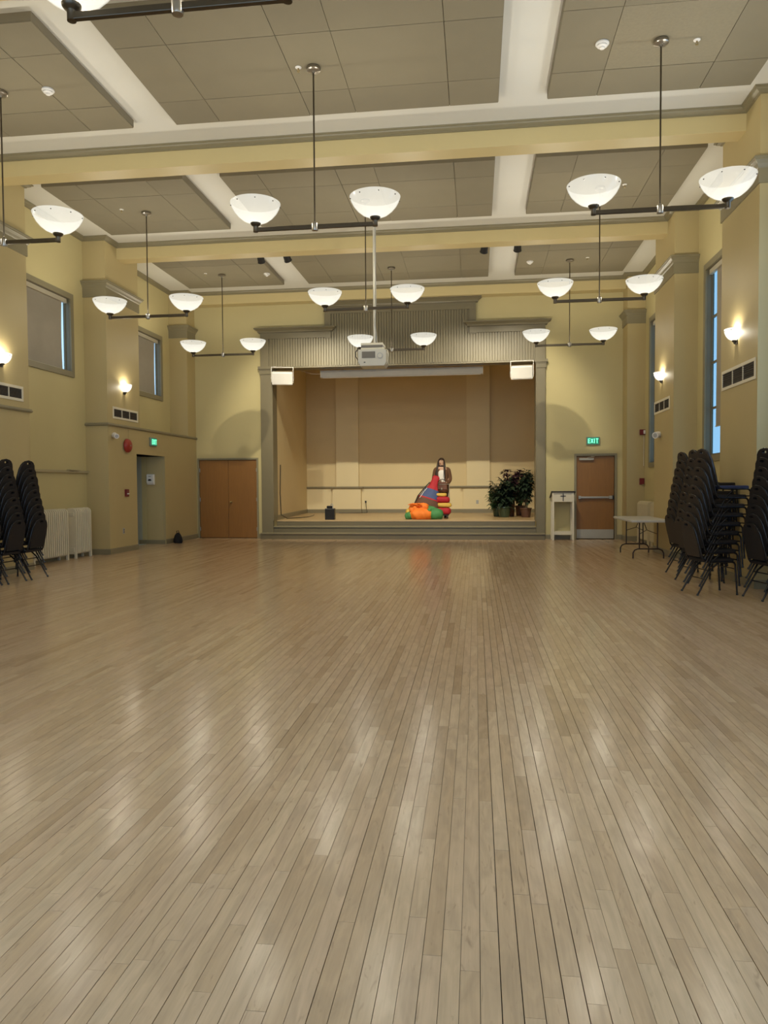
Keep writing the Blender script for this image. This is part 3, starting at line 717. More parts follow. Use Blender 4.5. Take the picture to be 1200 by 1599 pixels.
for x, y, l in ((2.495, 8.921, 'sprinkler head right of the nearest right pendant stem'), (-2.114, 8.848, 'sprinkler head left of the nearest middle pendant stem'), (-6.373, 12.854, 'sprinkler head on the left panel in the second bay'),
                (2.487, 12.981, 'sprinkler head on the right panel in the second bay'), (-6.341, 16.942, 'sprinkler head on the left panel nearest the stage'), (2.465, 16.989, 'sprinkler head on the right panel nearest the stage')): sprinkler(x, y, l)

# ---------------------------------------------------------------- projector on its pole
def projector():
    x, y = -1.90, 13.90
    t = thing('ceiling_projector', 'cream projector hanging from a white pole in front of the stage', 'projector', (x, y, 3.62))
    MB().cyl((x, y, 4.05), (x, y, ZP+.02), .024, 14).build('pole', 'projector_body', t, smooth=50)
    MB().lathe([(0, ZP), (.09, ZP), (.09, ZP-.012), (.03, ZP-.02), (0, ZP-.02)], 20, (x, y, 0)).build('ceiling_flange', 'plastic_white', t, smooth=40)
    MB().tube([(x+.03, y-.01, 6.4), (x+.035, y-.03, 5.9), (x+.028, y-.02, 5.4), (x+.04, y-.03, 4.9), (x+.015, y-.035, 4.5), (x+.05, y-.03, 4.1)], .006, 6).build('cable', 'plastic_grey', t)
    m = MB().box(x-.24, x+.18, y-.17, y+.17, 4.03, 4.075).box(x-.24, x+.20, y-.17, y+.17, 3.955, 3.985); m.build('mount_plate', 'plastic_cream', t, bevel=.008)
    MB().box(x-.235, x+.175, y-.165, y+.165, 3.985, 4.03).build('mount_slot', 'projector_dark', t)
    poly = [(-.29, 3.72), (-.29, 3.93), (-.26, 3.955), (.20, 3.955), (.24, 3.93), (.24, 3.70), (.20, 3.64), (-.25, 3.64)]
    b = MB().prism(poly, lambda a, z, d: (x+a, d, z), y-.19, y+.19).build('body', 'projector_body', t, bevel=.012)
    MB().box(x-.215, x+.035, y-.196, y-.185, 3.79, 3.91).build('intake_grille', 'projector_dark', b)
    MB().cyl((x+.125, y-.186, 3.83), (x+.125, y-.20, 3.83), .055, 20).build('speaker_ring', 'plastic_grey', b, smooth=40)
    MB().cyl((x+.125, y-.2, 3.83), (x+.125, y-.203, 3.83), .040, 20).build('dial', 'projector_body', b, smooth=40)
    MB().box(x-.18, x-.15, y-.196, y-.188, 3.705, 3.72).build('sensor', 'plastic_black', b)
    MB().cyl((x-.05, y+.18, 3.80), (x-.05, y+.23, 3.80), .05, 20).build('lens', 'projector_dark', b, smooth=40)
    MB().tube([(x-.24+.0, y-.05, 3.99), (x-.31, y-.05, 3.99), (x-.36, y-.05, 3.93), (x-.36, y-.05, 3.85), (x-.32, y-.05, 3.79), (x-.27, y-.05, 3.80)], .010, 8).build('cable_loop', 'plastic_black', t)
    MB().tube([(x+.2, y-.1, 3.96), (x+.26, y-.12, 3.94), (x+.275, y-.12, 3.85), (x+.25, y-.12, 3.70), (x+.2, y-.1, 3.65)], .008, 8).build('side_lever', 'plastic_cream', t)
projector()

# ---------------------------------------------------------------- screen case, loudspeakers
def screen():
    y = 19.90
    t = thing('projection_screen_case', 'long cream roll-up projection screen case under the stage header', 'screen case', (-2.0, y, 4.36))
    MB().box(-4.20, .18, y-.08, y+.08, 4.355, 4.552).build('case', 'screen_case', t, bevel=.012)
    for x in (-4.20, .18): MB().box(x-.008, x+.008, y-.085, y+.085, 4.35, 4.552).build('end_cap', 'plastic_cream', t)
    for x in (-3.6, -.4): MB().box(x-.02, x+.02, y-.004, y+.004, 4.55, 5.46).build('hanger', 'screen_case', t)
    MB().cyl((-4.15, y-.04, 4.352), (.13, y-.04, 4.352), .014, 8).build('hem_bar', 'plastic_white', t)
    MB().tube([(-4.2, y, 4.46), (-4.45, y, 4.47), (-4.62, y, 4.52), (-4.75, y, 4.56)], .006, 6).build('cable', 'plastic_cream', t)
screen()
def speaker(xc, label, yawd):
    y, z = 19.18, 4.27
    t = thing('loudspeaker', label, 'loudspeaker', (xc, y, z-.18), group='white loudspeakers under the stage header')
    a = math.radians(yawd); ax = Vector((math.cos(a), math.sin(a), 0)); ay = Vector((-math.sin(a), math.cos(a), 0))
    dn = (-ay+Vector((0, 0, -.25))).normalized(); upv = ax.cross(-dn).normalized()
    if upv.z < 0: upv = -upv
    c = Vector((xc, y, z))
    b = MB().obox(c, (ax, dn, upv), (.27, .15, .165)).build('cabinet', 'speaker_white', t, bevel=.02)
    MB().obox(c+dn*.153, (ax, dn, upv), (.245, .006, .14)).build('grille', 'speaker_grille', b, bevel=.004)
    yk = MB()
    for s in (-1, 1): yk.obox(c+ax*.285*s+Vector((0, 0, .08)), (ax, ay, Vector((0, 0, 1))), (.006, .03, .20))
    yk.obox(c+Vector((0, 0, .285)), (ax, ay, Vector((0, 0, 1))), (.29, .03, .006)); yk.build('yoke', 'plastic_white', t)
    for s in (-1, 1): MB().cyl(c+ax*.28*s, c+ax*.305*s, .02, 10).build('clamp_knob', 'plastic_grey', t)
speaker(-5.10, 'white loudspeaker at the left end under the stage header', 14)
speaker(1.165, 'white loudspeaker at the right end under the stage header', -6)

# ---------------------------------------------------------------- exit signs and wall devices
def exit_sign(fn, label):
    # fn(u, d, z): u along the sign, d out from the wall
    def bx(m, u0, u1, d0, d1, z0, z1):
        p = [fn(u0, d0, z0), fn(u1, d1, z1)]; return m.box(*[v for k in range(3) for v in sorted((p[0][k], p[1][k]))])
    t = thing('exit_sign', label, 'exit sign', fn(0, 0, -.1), group='green exit signs')
    bx(MB(), -.165, .165, 0, .05, -.10, .10).build('housing', 'exit_body', t, bevel=.01)
    bx(MB(), -.145, .145, .05, .053, -.083, .083).build('face', 'exit_face', t)
    e = MB(); bx(e, -.125, -.105, .053, .057, -.06, .06)
    for z in (-.05, 0, .05): bx(e, -.105, -.07, .053, .057, z-.010, z+.010)
    e.build('letter_e', 'exit_letter', t)
    xx = MB(); ctr = Vector(fn(-.025, .055, 0)); U = (Vector(fn(1, 0, 0))-Vector(fn(0, 0, 0))).normalized(); Dn = (Vector(fn(0, 1, 0))-Vector(fn(0, 0, 0))).normalized(); Z = Vector((0, 0, 1))
    for s in (-1, 1):
        v = (Z*.055+U*.027*s); xx.obox(ctr, (v, Dn, v.cross(Dn)), (v.length, .002, .010))
    xx.build('letter_x', 'exit_letter', t)
    bx(MB(), .025, .045, .053, .057, -.06, .06).build('letter_i', 'exit_letter', t)
    bx(bx(MB(), .068, .132, .053, .057, .04, .06), .09, .11, .053, .057, -.06, .04).build('letter_t', 'exit_letter', t)
exit_sign(lambda u, d, z: (2.955+u, YB-d, 2.51+z), 'green lit exit sign above the wooden exit door')
exit_sign(lambda u, d, z: (XL+d, 16.60+u, 2.465+z), 'green lit exit sign above the left doorway')
def wall_devices():
    # left wall
    t = thing('motion_sensor', 'white round sensor near the corner left of the red bell', 'sensor', (XL, 14.72, 2.44))
    MB().lathe([(0, 0), (.10, 0), (.10, .03), (.085, .06), (0, .06)], 20, (0, 0, 0)); 
    m = MB().cyl((XL, 14.74, 2.50), (XL+.04, 14.74, 2.50), .06, 16).build('base', 'plastic_white', t, smooth=40)
    MB().cyl((XL+.03, 14.70, 2.495), (XL+.14, 14.60, 2.47), .052, 16).build('head', 'plastic_white', t, smooth=40)
    MB().cyl((XL+.14, 14.60, 2.47), (XL+.145, 14.596, 2.469), .038, 16).build('lens', 'plastic_grey', t, smooth=40)
    t = thing('fire_bell', 'round red fire alarm bell on the left wall', 'alarm bell', (XL, 15.29, 2.16))
    g = [(.0, .085), (.06, .085), (.11, .075), (.14, .05), (.15, .02), (.15, 0)]
    b = MB(); n = 24
    rings = [[(XL+.02+z, 15.29+r*math.cos(2*PI*i/n), 2.31+r*math.sin(2*PI*i/n)) for i in range(n)] for r, z in g]
    b.add([p for q in rings for p in q], [(j*n+i, j*n+(i+1) % n, (j+1)*n+(i+1) % n, (j+1)*n+i) for j in range(len(g)-1) for i in range(n)]).build('gong', 'red_alarm', t, smooth=50)
    MB().cyl((XL, 15.29, 2.31), (XL+.02, 15.29, 2.31), .09, 16).build('backbox', 'red_dark', t)
    MB().cyl((XL+.1, 15.29, 2.31), (XL+.115, 15.29, 2.31), .015, 10).build('bolt', 'steel', t)
    MB().box(XL+.001, XL+.012, 15.40, 15.42, 2.47, 2.66).build('conduit', 'wall', t)
    t = thing('fire_pull_station', 'dark red fire pull station left of the corridor doorway', 'pull station', (XL, 15.23, 1.2))
    MB().box(XL, XL+.05, 15.18, 15.30, 1.20, 1.36).build('box', 'red_dark', t, bevel=.006); MB().box(XL+.05, XL+.062, 15.20, 15.28, 1.25, 1.275).build('handle', 'plastic_white', t)
    t = thing('wall_outlet', 'wall outlet plate low beside the corridor doorway', 'outlet', (XL, 15.11, .40), group='outlets')
    MB().box(XL, XL+.008, 15.07, 15.15, .40, .52).build('plate', 'plastic_grey', t, bevel=.003)
    MB().box(XL+.008, XL+.011, 15.09, 15.13, .415, .455).box(XL+.008, XL+.011, 15.09, 15.13, .465, .505).build('sockets', 'projector_dark', t)
    # dispenser on the corridor wall
    y = LDOOR[1]
    t = thing('towel_dispenser', 'white paper towel dispenser inside the left doorway', 'dispenser', (-7.93, y, 1.46))
    MB().prism([(0, 1.46), (.06, 1.46), (.10, 1.52), (.10, 1.70), (.08, 1.72), (0, 1.72)], lambda a, z, d: (d, y-a, z), -8.02, -7.84).build('case', 'plastic_white', t, bevel=.012)
    MB().box(-7.97, -7.90, y-.104, y-.098, 1.575, 1.60).prism([(-7.985, 1.555), (-7.885, 1.555), (-7.91, 1.59), (-7.96, 1.59)], lambda a, z, d: (a, d, z), y-.105, y-.098).build('slot', 'plastic_black', t)
    MB().box(-7.97, -7.90, y-.104, y-.098, 1.655, 1.67).build('label_bar', 'projector_dark', t)
    # right wall
    t = thing('fire_strobe', 'small red fire strobe on the right rear pilaster', 'alarm', (4.05, PIL[5][0], 2.6))
    MB().box(3.985, 4.115, PIL[5][0]-.06, PIL[5][0], 2.61, 2.74).build('box', 'red_dark', t, bevel=.006); MB().box(4.07, 4.11, PIL[5][0]-.085, PIL[5][0]-.06, 2.63, 2.72).build('lens', 'plastic_white', t)
    MB().cyl((4.09, PIL[5][0]-.012, 1.85), (4.09, PIL[5][0]-.012, 2.6), .008, 6).build('conduit', 'plastic_cream', t)
    t = thing('fire_pull_box', 'dark red fire pull station on the right rear pilaster', 'pull station', (4.05, PIL[5][0], 1.38))
    MB().box(3.99, 4.10, PIL[5][0]-.05, PIL[5][0], 1.39, 1.55).build('box', 'red_dark', t, bevel=.006); MB().box(4.05, 4.115, PIL[5][0]-.065, PIL[5][0]-.02, 1.375, 1.40).build('handle', 'brass', t)
    t = thing('emergency_lamp', 'white round emergency lamp on the farther right pilaster', 'emergency lamp', (XR, 15.48, 2.33))
    MB().cyl((XR, 15.5, 2.40), (XR-.03, 15.5, 2.40), .06, 16).build('base', 'plastic_white', t, smooth=40)
    MB().cyl((XR-.03, 15.5, 2.40), (XR-.12, 15.40, 2.38), .065, 16).build('head', 'plastic_white', t, smooth=40); MB().cyl((XR-.12, 15.40, 2.38), (XR-.124, 15.396, 2.379), .045, 14).build('lens', 'plastic_grey', t)
    # stage outlet with plug and cord
    t = thing('stage_outlet', 'outlet with black plug and cord on the stage rear wall', 'outlet', (-3.72, 24.8, .7), group='outlets')
    MB().box(-3.77, -3.68, 24.79, 24.80, .80, .92).build('plate', 'plastic_cream', t); MB().box(-3.75, -3.70, 24.74, 24.79, .82, .89).build('plug', 'plastic_black', t)
    MB().tube([(-3.72, 24.74, .84), (-3.70, 24.68, .70), (-3.66, 24.60, .49), (-3.85, 24.45, .49), (-4.1, 24.5, .488), (-4.6, 24.46, .488)], .009, 6).build('cord', 'plastic_black', t)
    t = thing('stage_wall_plate', 'small cream outlet on the stage rear wall right of the woman', 'outlet', (.0, 24.8, .8), group='outlets')
    MB().box(-.36+.02+.34, -.36+.10+.34, 24.612, 24.622, .78, .90).build('plate', 'plastic_grey', t)
    # cable along the stage side wall
    pts = [(-5.40, 20.0, 2.0), (-5.43, 20.05, 1.2), (-5.42, 20.1, .6), (-5.30, 20.3, .495), (-5.05, 20.9, .49), (-4.95, 21.4, .49), (-5.0, 22.2, .49), (-5.1, 22.9, .49)]
    o = MB().tube(pts, .012, 6).build('stage_cable', 'plastic_black'); tag(o, 'black cable trailing from the left stage wall onto the stage floor', 'cable')
wall_devices()

# ---------------------------------------------------------------- radiators
def radiator(x, y0, y1, m, label, side):
    t = thing('radiator', label, 'radiator', (x, (y0+y1)/2, 0), group='cast-iron radiators')
    n = int((y1-y0)/.068); s = MB(); H0, H1, dp = .09, 1.0, .115
    prof = [(-dp, H0+.03), (-dp, H1-.07), (-dp*.8, H1-.025), (-dp*.4, H1), (dp*.4, H1), (dp*.8, H1-.025), (dp, H1-.07), (dp, H0+.03), (dp*.6, H0), (-dp*.6, H0)]
    for k in range(n):
        a = y0+k*.068; s.prism(prof, lambda u, z, d: (x+u, d, z), a+.018, a+.048)
    s.box(x-dp*.6, x+dp*.6, y0+.01, y0+n*.068-.01, .14, .22).box(x-dp*.6, x+dp*.6, y0+.01, y0+n*.068-.01, .84, .92)
    tag(s.build('sections', m, t, bevel=.004), kind='stuff')
    for yy in (y0+.025, y0+n*.068-.027):
        MB().box(x-dp, x-dp+.05, yy-.018, yy+.018, 0, .12).box(x+dp-.05, x+dp, yy-.018, yy+.018, 0, .12).build('foot', m, t, bevel=.006)
    v = MB(); ye = y0+n*.068 if side > 0 else y0
    v.cyl((x, ye-.02*side, .12), (x, ye+.09*side, .12), .018, 10).cyl((x, ye+.09*side, .0), (x, ye+.09*side, .13), .016, 10).ball((x, ye+.09*side, .17), .03, 10).build('valve', 'plastic_cream' if m == 'radiator_white' else 'brass', t, smooth=40)
radiator(-7.93, 12.20, 13.40, 'radiator_white', 'white column radiator behind the left stacked chairs', 1)
radiator(-7.93, 13.60, 14.26, 'radiator_white', 'short white column radiator against the left pilaster', 1)
radiator(3.98, 17.35, 18.45, 'radiator_beige', 'beige column radiator under the right window nearest the exit door', -1)
radiator(3.98, 16.2, 17.15, 'radiator_beige', 'beige column radiator half hidden behind the farther right pilaster', -1)

# ---------------------------------------------------------------- lectern, table
def lectern():
    x0, x1, y0, y1 = 1.90, 2.44, 18.90, 19.28
    t = thing('lectern', 'white wooden lectern stand with dark top and small cross', 'lectern', ((x0+x1)/2, (y0+y1)/2, 0))
    for a in (x0, x1-.05):
        MB().box(a, a+.05, y0, y0+.05, 0, 1.20).build('leg', 'white_paint', t, bevel=.004); MB().box(a, a+.05, y1-.05, y1, 0, 1.08).build('leg', 'white_paint', t, bevel=.004)
    MB().box(x0+.01, x1-.01, y0+.01, y0+.03, .97, 1.215).build('front_panel', 'white_paint', t)
    for a in (x0+.01, x1-.03): MB().prism([(y0+.03, .97), (y0+.03, 1.21), (y1-.02, 1.085), (y1-.02, .97)], lambda a_, z, d: (d, a_, z), a, a+.02).build('side_panel', 'white_paint', t)
    MB().box(x0+.03, x1-.03, y0+.02, y1-.02, .14, .22).build('lower_shelf', 'white_paint', t)
    MB().prism([(y0-.03, 1.215), (y0-.03, 1.24), (y1+.06, 1.085), (y1+.06, 1.06)], lambda a_, z, d: (d, a_, z), x0-.03, x1+.03).build('desk_top', 'lectern_top', t, bevel=.004)
    c = (x0+x1)/2-.0
    MB().box(c-.009, c+.009, y0-.002, y0+.012, .99, 1.185).box(c-.065, c+.065, y0-.002, y0+.012, 1.105, 1.123).build('cross', 'lectern_top', t)
lectern()
def folding_table():
    x0, x1, y0, y1, z = 2.86, 3.60, 14.12, 15.95, .735
    t = thing('folding_table', 'white folding table with dark steel legs beside stacked chairs', 'table', ((x0+x1)/2, (y0+y1)/2, 0))
    MB().box(x0, x1, y0, y1, z-.045, z).build('tabletop', 'table_top', t, bevel=.015)
    for yy, dr in ((y0+.28, 1), (y1-.33, -1)):
        xc = (x0+x1)/2; w = .28
        fr = MB().tube([(xc-w, yy, 0), (xc-w, yy, .10), (xc-w+.03, yy, .155), (xc-w+.09, yy, .18), (xc+w-.09, yy, .18), (xc+w-.03, yy, .155), (xc+w, yy, .10), (xc+w, yy, 0)], .013, 8)
        for s in (-1, 1): fr.cyl((xc+s*.165, yy, .18), (xc+s*.165, yy, z-.045), .012, 8)
        fr.build('leg_frame', 'table_leg', t, smooth=50)
        br = MB()
        br.tube([(xc-.165, yy, .46), (xc, yy+.14*dr, .53), (xc+.165, yy, .46)], .007, 6).tube([(xc, yy+.14*dr, .53), (xc, yy+.42*dr, z-.05)], .008, 6)
        br.build('brace', 'table_leg', t, smooth=50)
folding_table()

# ---------------------------------------------------------------- stacked chairs
def rounded_back():
    # back pad outline (width, height), tapered with a round head and a hand hole
    pts = [(-.165, .02), (-.185, .10), (-.19, .22), (-.175, .34), (-.15, .40), (-.11, .44), (-.06, .462), (0, .468), (.06, .462), (.11, .44), (.15, .40), (.175, .34), (.19, .22), (.185, .10), (.165, .02)]
    return pts
def make_chair(fabric, backfab):
    t = thing('stacking_chair', 'x', 'chair', (0, 0, 0))
    # local: faces +x, seat back edge x=-.20
    seat = MB(); n = 10
    poly = [(-.20, -.20), (.16, -.21), (.205, -.18), (.215, -.10), (.215, .10), (.205, .18), (.16, .21), (-.20, .20)]
    seat.prism(poly, lambda a, b, z: (a, b, z), .415, .462).build('seat', fabric, t, bevel=.016)
    pts = rounded_back(); tilt = .24
    def bp(a, h, d): return (-.215-h*tilt+d, a, .46+h)
    back = MB(); m = len(pts); hole = [(.032*math.cos(2*PI*k/m), .428+.013*math.sin(2*PI*k/m)) for k in range(m)]
    # front/back skins as rings from outline to the hand hole
    out = pts; ang = sorted(range(m), key=lambda k: math.atan2(pts[k][1]-.25, pts[k][0]))
    out = [pts[k] for k in ang]; hl = []
    for a, h in out:
        an = math.atan2(h-.25, a); hl.append((.046*math.cos(an), .424+.018*math.sin(an)))
    V = [bp(a, h, -.018) for a, h in out]+[bp(a, h, -.018) for a, h in hl]+[bp(a, h, .022) for a, h in out]+[bp(a, h, .022) for a, h in hl]
    F = []
    for k in range(m):
        q = (k+1) % m
        F += [(k, q, m+q, m+k), (2*m+k, 3*m+k, 3*m+q, 2*m+q), (k, 2*m+k, 2*m+q, q), (m+k, m+q, 3*m+q, 3*m+k)]
    back.add(V, F); back.build('backrest', backfab, t, bevel=.008)
    r = .0115
    for s in (-1, 1):
        y = .205*s
        # side tube: front leg, seat rail, backrest upright
        MB().tube([(.235, y*1.03, 0), (.215, y, .30), (.208, y, .385), (.190, y, .412), (.155, y, .42), (-.14, y, .42), (-.19, y, .43), (-.215, y*.98, .465), (-.255, y*.96, .62), (-.297, y*.86, .80), (-.315, y*.66, .875)], r, 7).build('leg', 'chair_frame', t, smooth=60)
        MB().tube([(-.01, y*.94, .41), (-.10, y*.96, .33), (-.285, y*1.02, 0)], r, 7).build('leg', 'chair_frame', t, smooth=60)
        MB().cyl((.235, y*1.03, 0), (.2335, y*1.03, .02), .0145, 8).cyl((-.285, y*1.02, 0), (-.276, y*1.02, .02), .0145, 8).build('glide', 'chair_glide', t)
    MB().tube([(-.315, .135, .875), (-.325, .09, .912), (-.333, 0, .928), (-.325, -.09, .912), (-.315, -.135, .875)], r*.8, 7).build('top_rail', 'chair_frame', t, smooth=60)
    MB().cyl((-.17, -.20, .20), (-.17, .20, .20), .008, 7).cyl((.212, -.2, .33), (.212, .2, .33), .008, 7).build('stretcher', 'chair_frame', t, smooth=60)
    return t
ORD = ('bottom', 'second', 'third', 'fourth', 'fifth', 'sixth', 'seventh', 'eighth', 'ninth', 'tenth')
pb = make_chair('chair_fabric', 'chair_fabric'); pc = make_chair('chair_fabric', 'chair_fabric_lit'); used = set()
def stack(proto, xr, yc, rot, n, pitch, shift, where, colour):
    # xr, yc: middle of the rear feet on the floor
    a = math.radians(rot); f = Vector((math.cos(a), math.sin(a), 0)); base = Vector((xr, yc, 0))+f*.285
    for k in range(n):
        if proto.name in used: o = copy_tree(proto)
        else: o = proto; used.add(proto.name)
        j = Vector((random.uniform(-.006, .006), random.uniform(-.008, .008), 0)) if k else Vector((0, 0, 0))
        p = base+f*shift*k+j; o.location = (p.x, p.y, pitch*k); o.rotation_euler = (0, 0, a+random.uniform(-.02, .02))
        if k == n-1 and 'blue' in where and 'hidden' not in where:
            for c in o.children:
                if c.name.startswith('seat'): c.data = c.data.copy(); c.data.materials[0] = MATS['chair_blue']
        pos = 'topmost' if k == n-1 else ('lowest' if k == 0 else ORD[k]+' from the floor')
        tag(o, '%s padded chair, %s in the stack %s' % (colour, pos, where), 'chair', 'stacked banquet chairs')
stack(pb, -6.72, 10.64, 180, 9, .112, .024, 'beside the white radiator', 'dark brown')
stack(pb, -6.76, 10.14, 180, 9, .113, .024, 'in the left middle', 'dark brown')
stack(pb, -6.80, 9.62, 180, 8, .113, .024, 'at the left picture edge', 'dark brown')
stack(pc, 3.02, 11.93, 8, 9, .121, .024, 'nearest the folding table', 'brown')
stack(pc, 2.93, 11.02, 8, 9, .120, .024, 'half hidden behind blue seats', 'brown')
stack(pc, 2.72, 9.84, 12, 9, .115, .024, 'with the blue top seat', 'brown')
stack(pb, 3.34, 9.42, 12, 9, .113, .022, 'at the right picture edge', 'black')

# ---------------------------------------------------------------- bags on the floor and on the stage
def bags():
    t = thing('black_bag', 'small black bag on the floor beside the left doorway', 'bag', (-7.40, 17.60, 0))
    x, y = -7.40, 17.60; n = 14
    prof = [(.10, 0), (.115, .03), (.11, .10), (.085, .18), (.05, .24), (.02, .262)]
    b = MB(); rings = [[(x+r*math.cos(2*PI*i/n)*(1+.12*math.sin(3*i)), y+.75*r*math.sin(2*PI*i/n)*(1+.1*math.cos(2*i)), z) for i in range(n)] for r, z in prof]
    b.add([p for q in rings for p in q], [(j*n+i, j*n+(i+1) % n, (j+1)*n+(i+1) % n, (j+1)*n+i) for j in range(len(prof)-1) for i in range(n)]+[tuple(range(n)), tuple((len(prof)-1)*n+i for i in range(n))]).build('sack', 'cloth_black', t, smooth=70)
    MB().tube([(x-.03, y, .25), (x-.03, y-.02, .30), (x+.02, y-.02, .31), (x+.03, y, .25)], .008, 6).build('handle', 'cloth_black', t)
    MB().tube([(x+.04, y-.05, .2), (x+.10, y-.09, .10), (x+.13, y-.09, .01)], .010, 6).build('strap', 'cloth_black', t)
    x, y, z = -3.97, 19.83, .48
    t = thing('portable_amplifier', 'black portable box with handle standing on the stage edge', 'amplifier', (x, y, z))
    b = MB().box(x-.13, x+.13, y-.10, y+.10, z, z+.31).build('cabinet', 'plastic_black', t, bevel=.015)
    MB().box(x-.11, x+.11, y-.106, y-.098, z+.03, z+.28).build('grille', 'cloth_black', b)
    MB().box(x-.09, x+.06, y-.05, y+.05, z+.31, z+.38).build('top_pouch', 'cloth_black', t, bevel=.02)
    MB().tube([(x+.01, y, z+.36), (x+.02, y, z+.42), (x+.05, y, z+.435), (x+.075, y, z+.40), (x+.07, y, z+.31)], .010, 8).build('handle', 'plastic_grey', t)
bags()

# ---------------------------------------------------------------- plants
def plant(x, y, h, spread, n, leafm, pot, label, leaf=.13, low=.35, seed=1, potdim=(.16, .28), tall=1.0):
    rnd = random.Random(seed); z0 = .48
    t = thing('potted_plant', label, 'plant', (x, y, z0), group='potted plants on the stage')
    pr, ph = potdim
    p = MB().lathe([(0, 0), (pr*.72, 0), (pr*.78, ph*.1), (pr*.95, ph*.85), (pr*1.05, ph*.88), (pr*1.05, ph), (pr*.92, ph), (pr*.9, ph*.9), (0, ph*.9)], 20, (x, y, z0)).build('pot', pot, t, smooth=40)
    MB().lathe([(0, ph*.93), (pr*.88, ph*.92)], 16, (x, y, z0)).build('soil', 'soil', p)
    st = MB(); lf = MB(); tips = []
    for k in range(9):
        an = rnd.random()*2*PI; rr = spread*rnd.uniform(.15, .8); hh = h*rnd.uniform(.55, 1)
        pts = [Vector((x+pr*.3*math.cos(an), y+pr*.3*math.sin(an), z0+ph*.9)), Vector((x+rr*.45*math.cos(an), y+rr*.45*math.sin(an), z0+ph+(hh-ph)*.5)), Vector((x+rr*math.cos(an), y+rr*math.sin(an), z0+hh))]
        st.tube(pts, [.010, .008, .004], 5); tips.append(pts)
    for k in range(n):
        pts = rnd.choice(tips); u = low+(1-low)*rnd.random()**.7
        b = pts[0].lerp(pts[1], u*2) if u < .5 else pts[1].lerp(pts[2], u*2-1)
        an = rnd.random()*2*PI; el = rnd.uniform(-.5, .75); d = Vector((math.cos(an)*math.cos(el), math.sin(an)*math.cos(el), math.sin(el)))
        s = d.cross(Vector((0, 0, 1))).normalized(); ln = leaf*rnd.uniform(.7, 1.35); wd = ln*.28; dr = Vector((0, 0, -.25*ln))
        b = b+d*rnd.uniform(.01, .09)
        mid = b+d*ln*.5+Vector((0, 0, .04*ln)); tip = b+d*ln+dr; nn = s.cross(d)*.012
        lf.add([b, mid-s*wd+nn, mid, mid+s*wd+nn, tip], [(0, 1, 2), (0, 2, 3), (1, 4, 2), (2, 4, 3)])
    st.build('stems', 'stem', t); tag(lf.build('foliage', leafm, t), kind='stuff')
plant(.80, 21.3, 1.10, .42, 627, 'leaf_dark', 'pot_green', 'leftmost broad leafy plant in a green pot on the stage', leaf=.19, low=.0, seed=3, potdim=(.19, .30))
plant(1.02, 21.9, 1.42, .38, 627, 'leaf_purple', 'pot_brown', 'tall purple-leaved plant in the brown vase on the stage', leaf=.15, low=.3, seed=4, potdim=(.12, .55))
plant(1.40, 21.2, 1.42, .36, 570, 'leaf_dark', 'pot_terracotta', 'rightmost dark plant in a terracotta pot beside the stage column', leaf=.145, low=.22, seed=6, potdim=(.16, .27))
plant(1.32, 22.5, 1.20, .42, 570, 'leaf_green', 'pot_brown', 'green plant standing at the back of the stage plants', leaf=.18, low=.2, seed=8, potdim=(.16, .3))
plant(.62, 21.75, .85, .34, 418, 'leaf_green', 'pot_green', 'low green plant at the left rear of the stage plants', leaf=.17, low=.05, seed=9, potdim=(.15, .25))
# ---------------------------------------------------------------- the woman on the stage with her cart of cloth bags
def skin(name, verts, edges, radii, m, parent, sub=2, root=0):
    me = bpy.data.meshes.new(name); o0 = ORG[parent.name]
    me.from_pydata([(v[0]-o0[0], v[1]-o0[1], v[2]-o0[2]) for v in verts], edges, [])
    o = bpy.data.objects.new(name, me); COL.objects.link(o); o.parent = parent; ORG[o.name] = o0
    sk = o.modifiers.new('skin', 'SKIN'); sk.use_smooth_shade = True
    for i, r in enumerate(radii):
        d = me.skin_vertices[0].data[i]; d.radius = r if isinstance(r, tuple) else (r, r); d.use_root = (i == root)
    sb = o.modifiers.new('sub', 'SUBSURF'); sb.levels = sub; sb.render_levels = sub
    me.materials.append(MATS[m]); return o
def smooth(pts, k=4):
    # Catmull-Rom through the points
    P = [Vector(p) for p in pts]; out = []
    for i in range(len(P)-1):
        a, b, c, d = P[max(i-1, 0)], P[i], P[i+1], P[min(i+2, len(P)-1)]
        for j in range(k):
            t = j/k; out.append(.5*((2*b)+(c-a)*t+(2*a-5*b+4*c-d)*t*t+(3*b-a-3*c+d)*t**3))
    return out+[P[-1]]
def smooth_r(r, k=4):
    return [r[i]+(r[i+1]-r[i])*j/k for i in range(len(r)-1) for j in range(k)]+[r[-1]]
def loft(rings, n=18, cap=True, seed=None, jit=0.0):
    # rings: (centre, rx, ry) stacked in z
    m = MB(); rnd = random.Random(seed); V = []
    for c, rx, ry in rings:
        for i in range(n):
            a = 2*PI*i/n; k = 1+(rnd.uniform(-jit, jit) if jit else 0)
            V.append((c[0]+rx*k*math.cos(a), c[1]+ry*k*math.sin(a), c[2]))
    F = [(j*n+i, j*n+(i+1) % n, (j+1)*n+(i+1) % n, (j+1)*n+i) for j in range(len(rings)-1) for i in range(n)]
    if cap: F += [tuple(reversed(range(n))), tuple((len(rings)-1)*n+i for i in range(n))]
    return m.add(V, F)
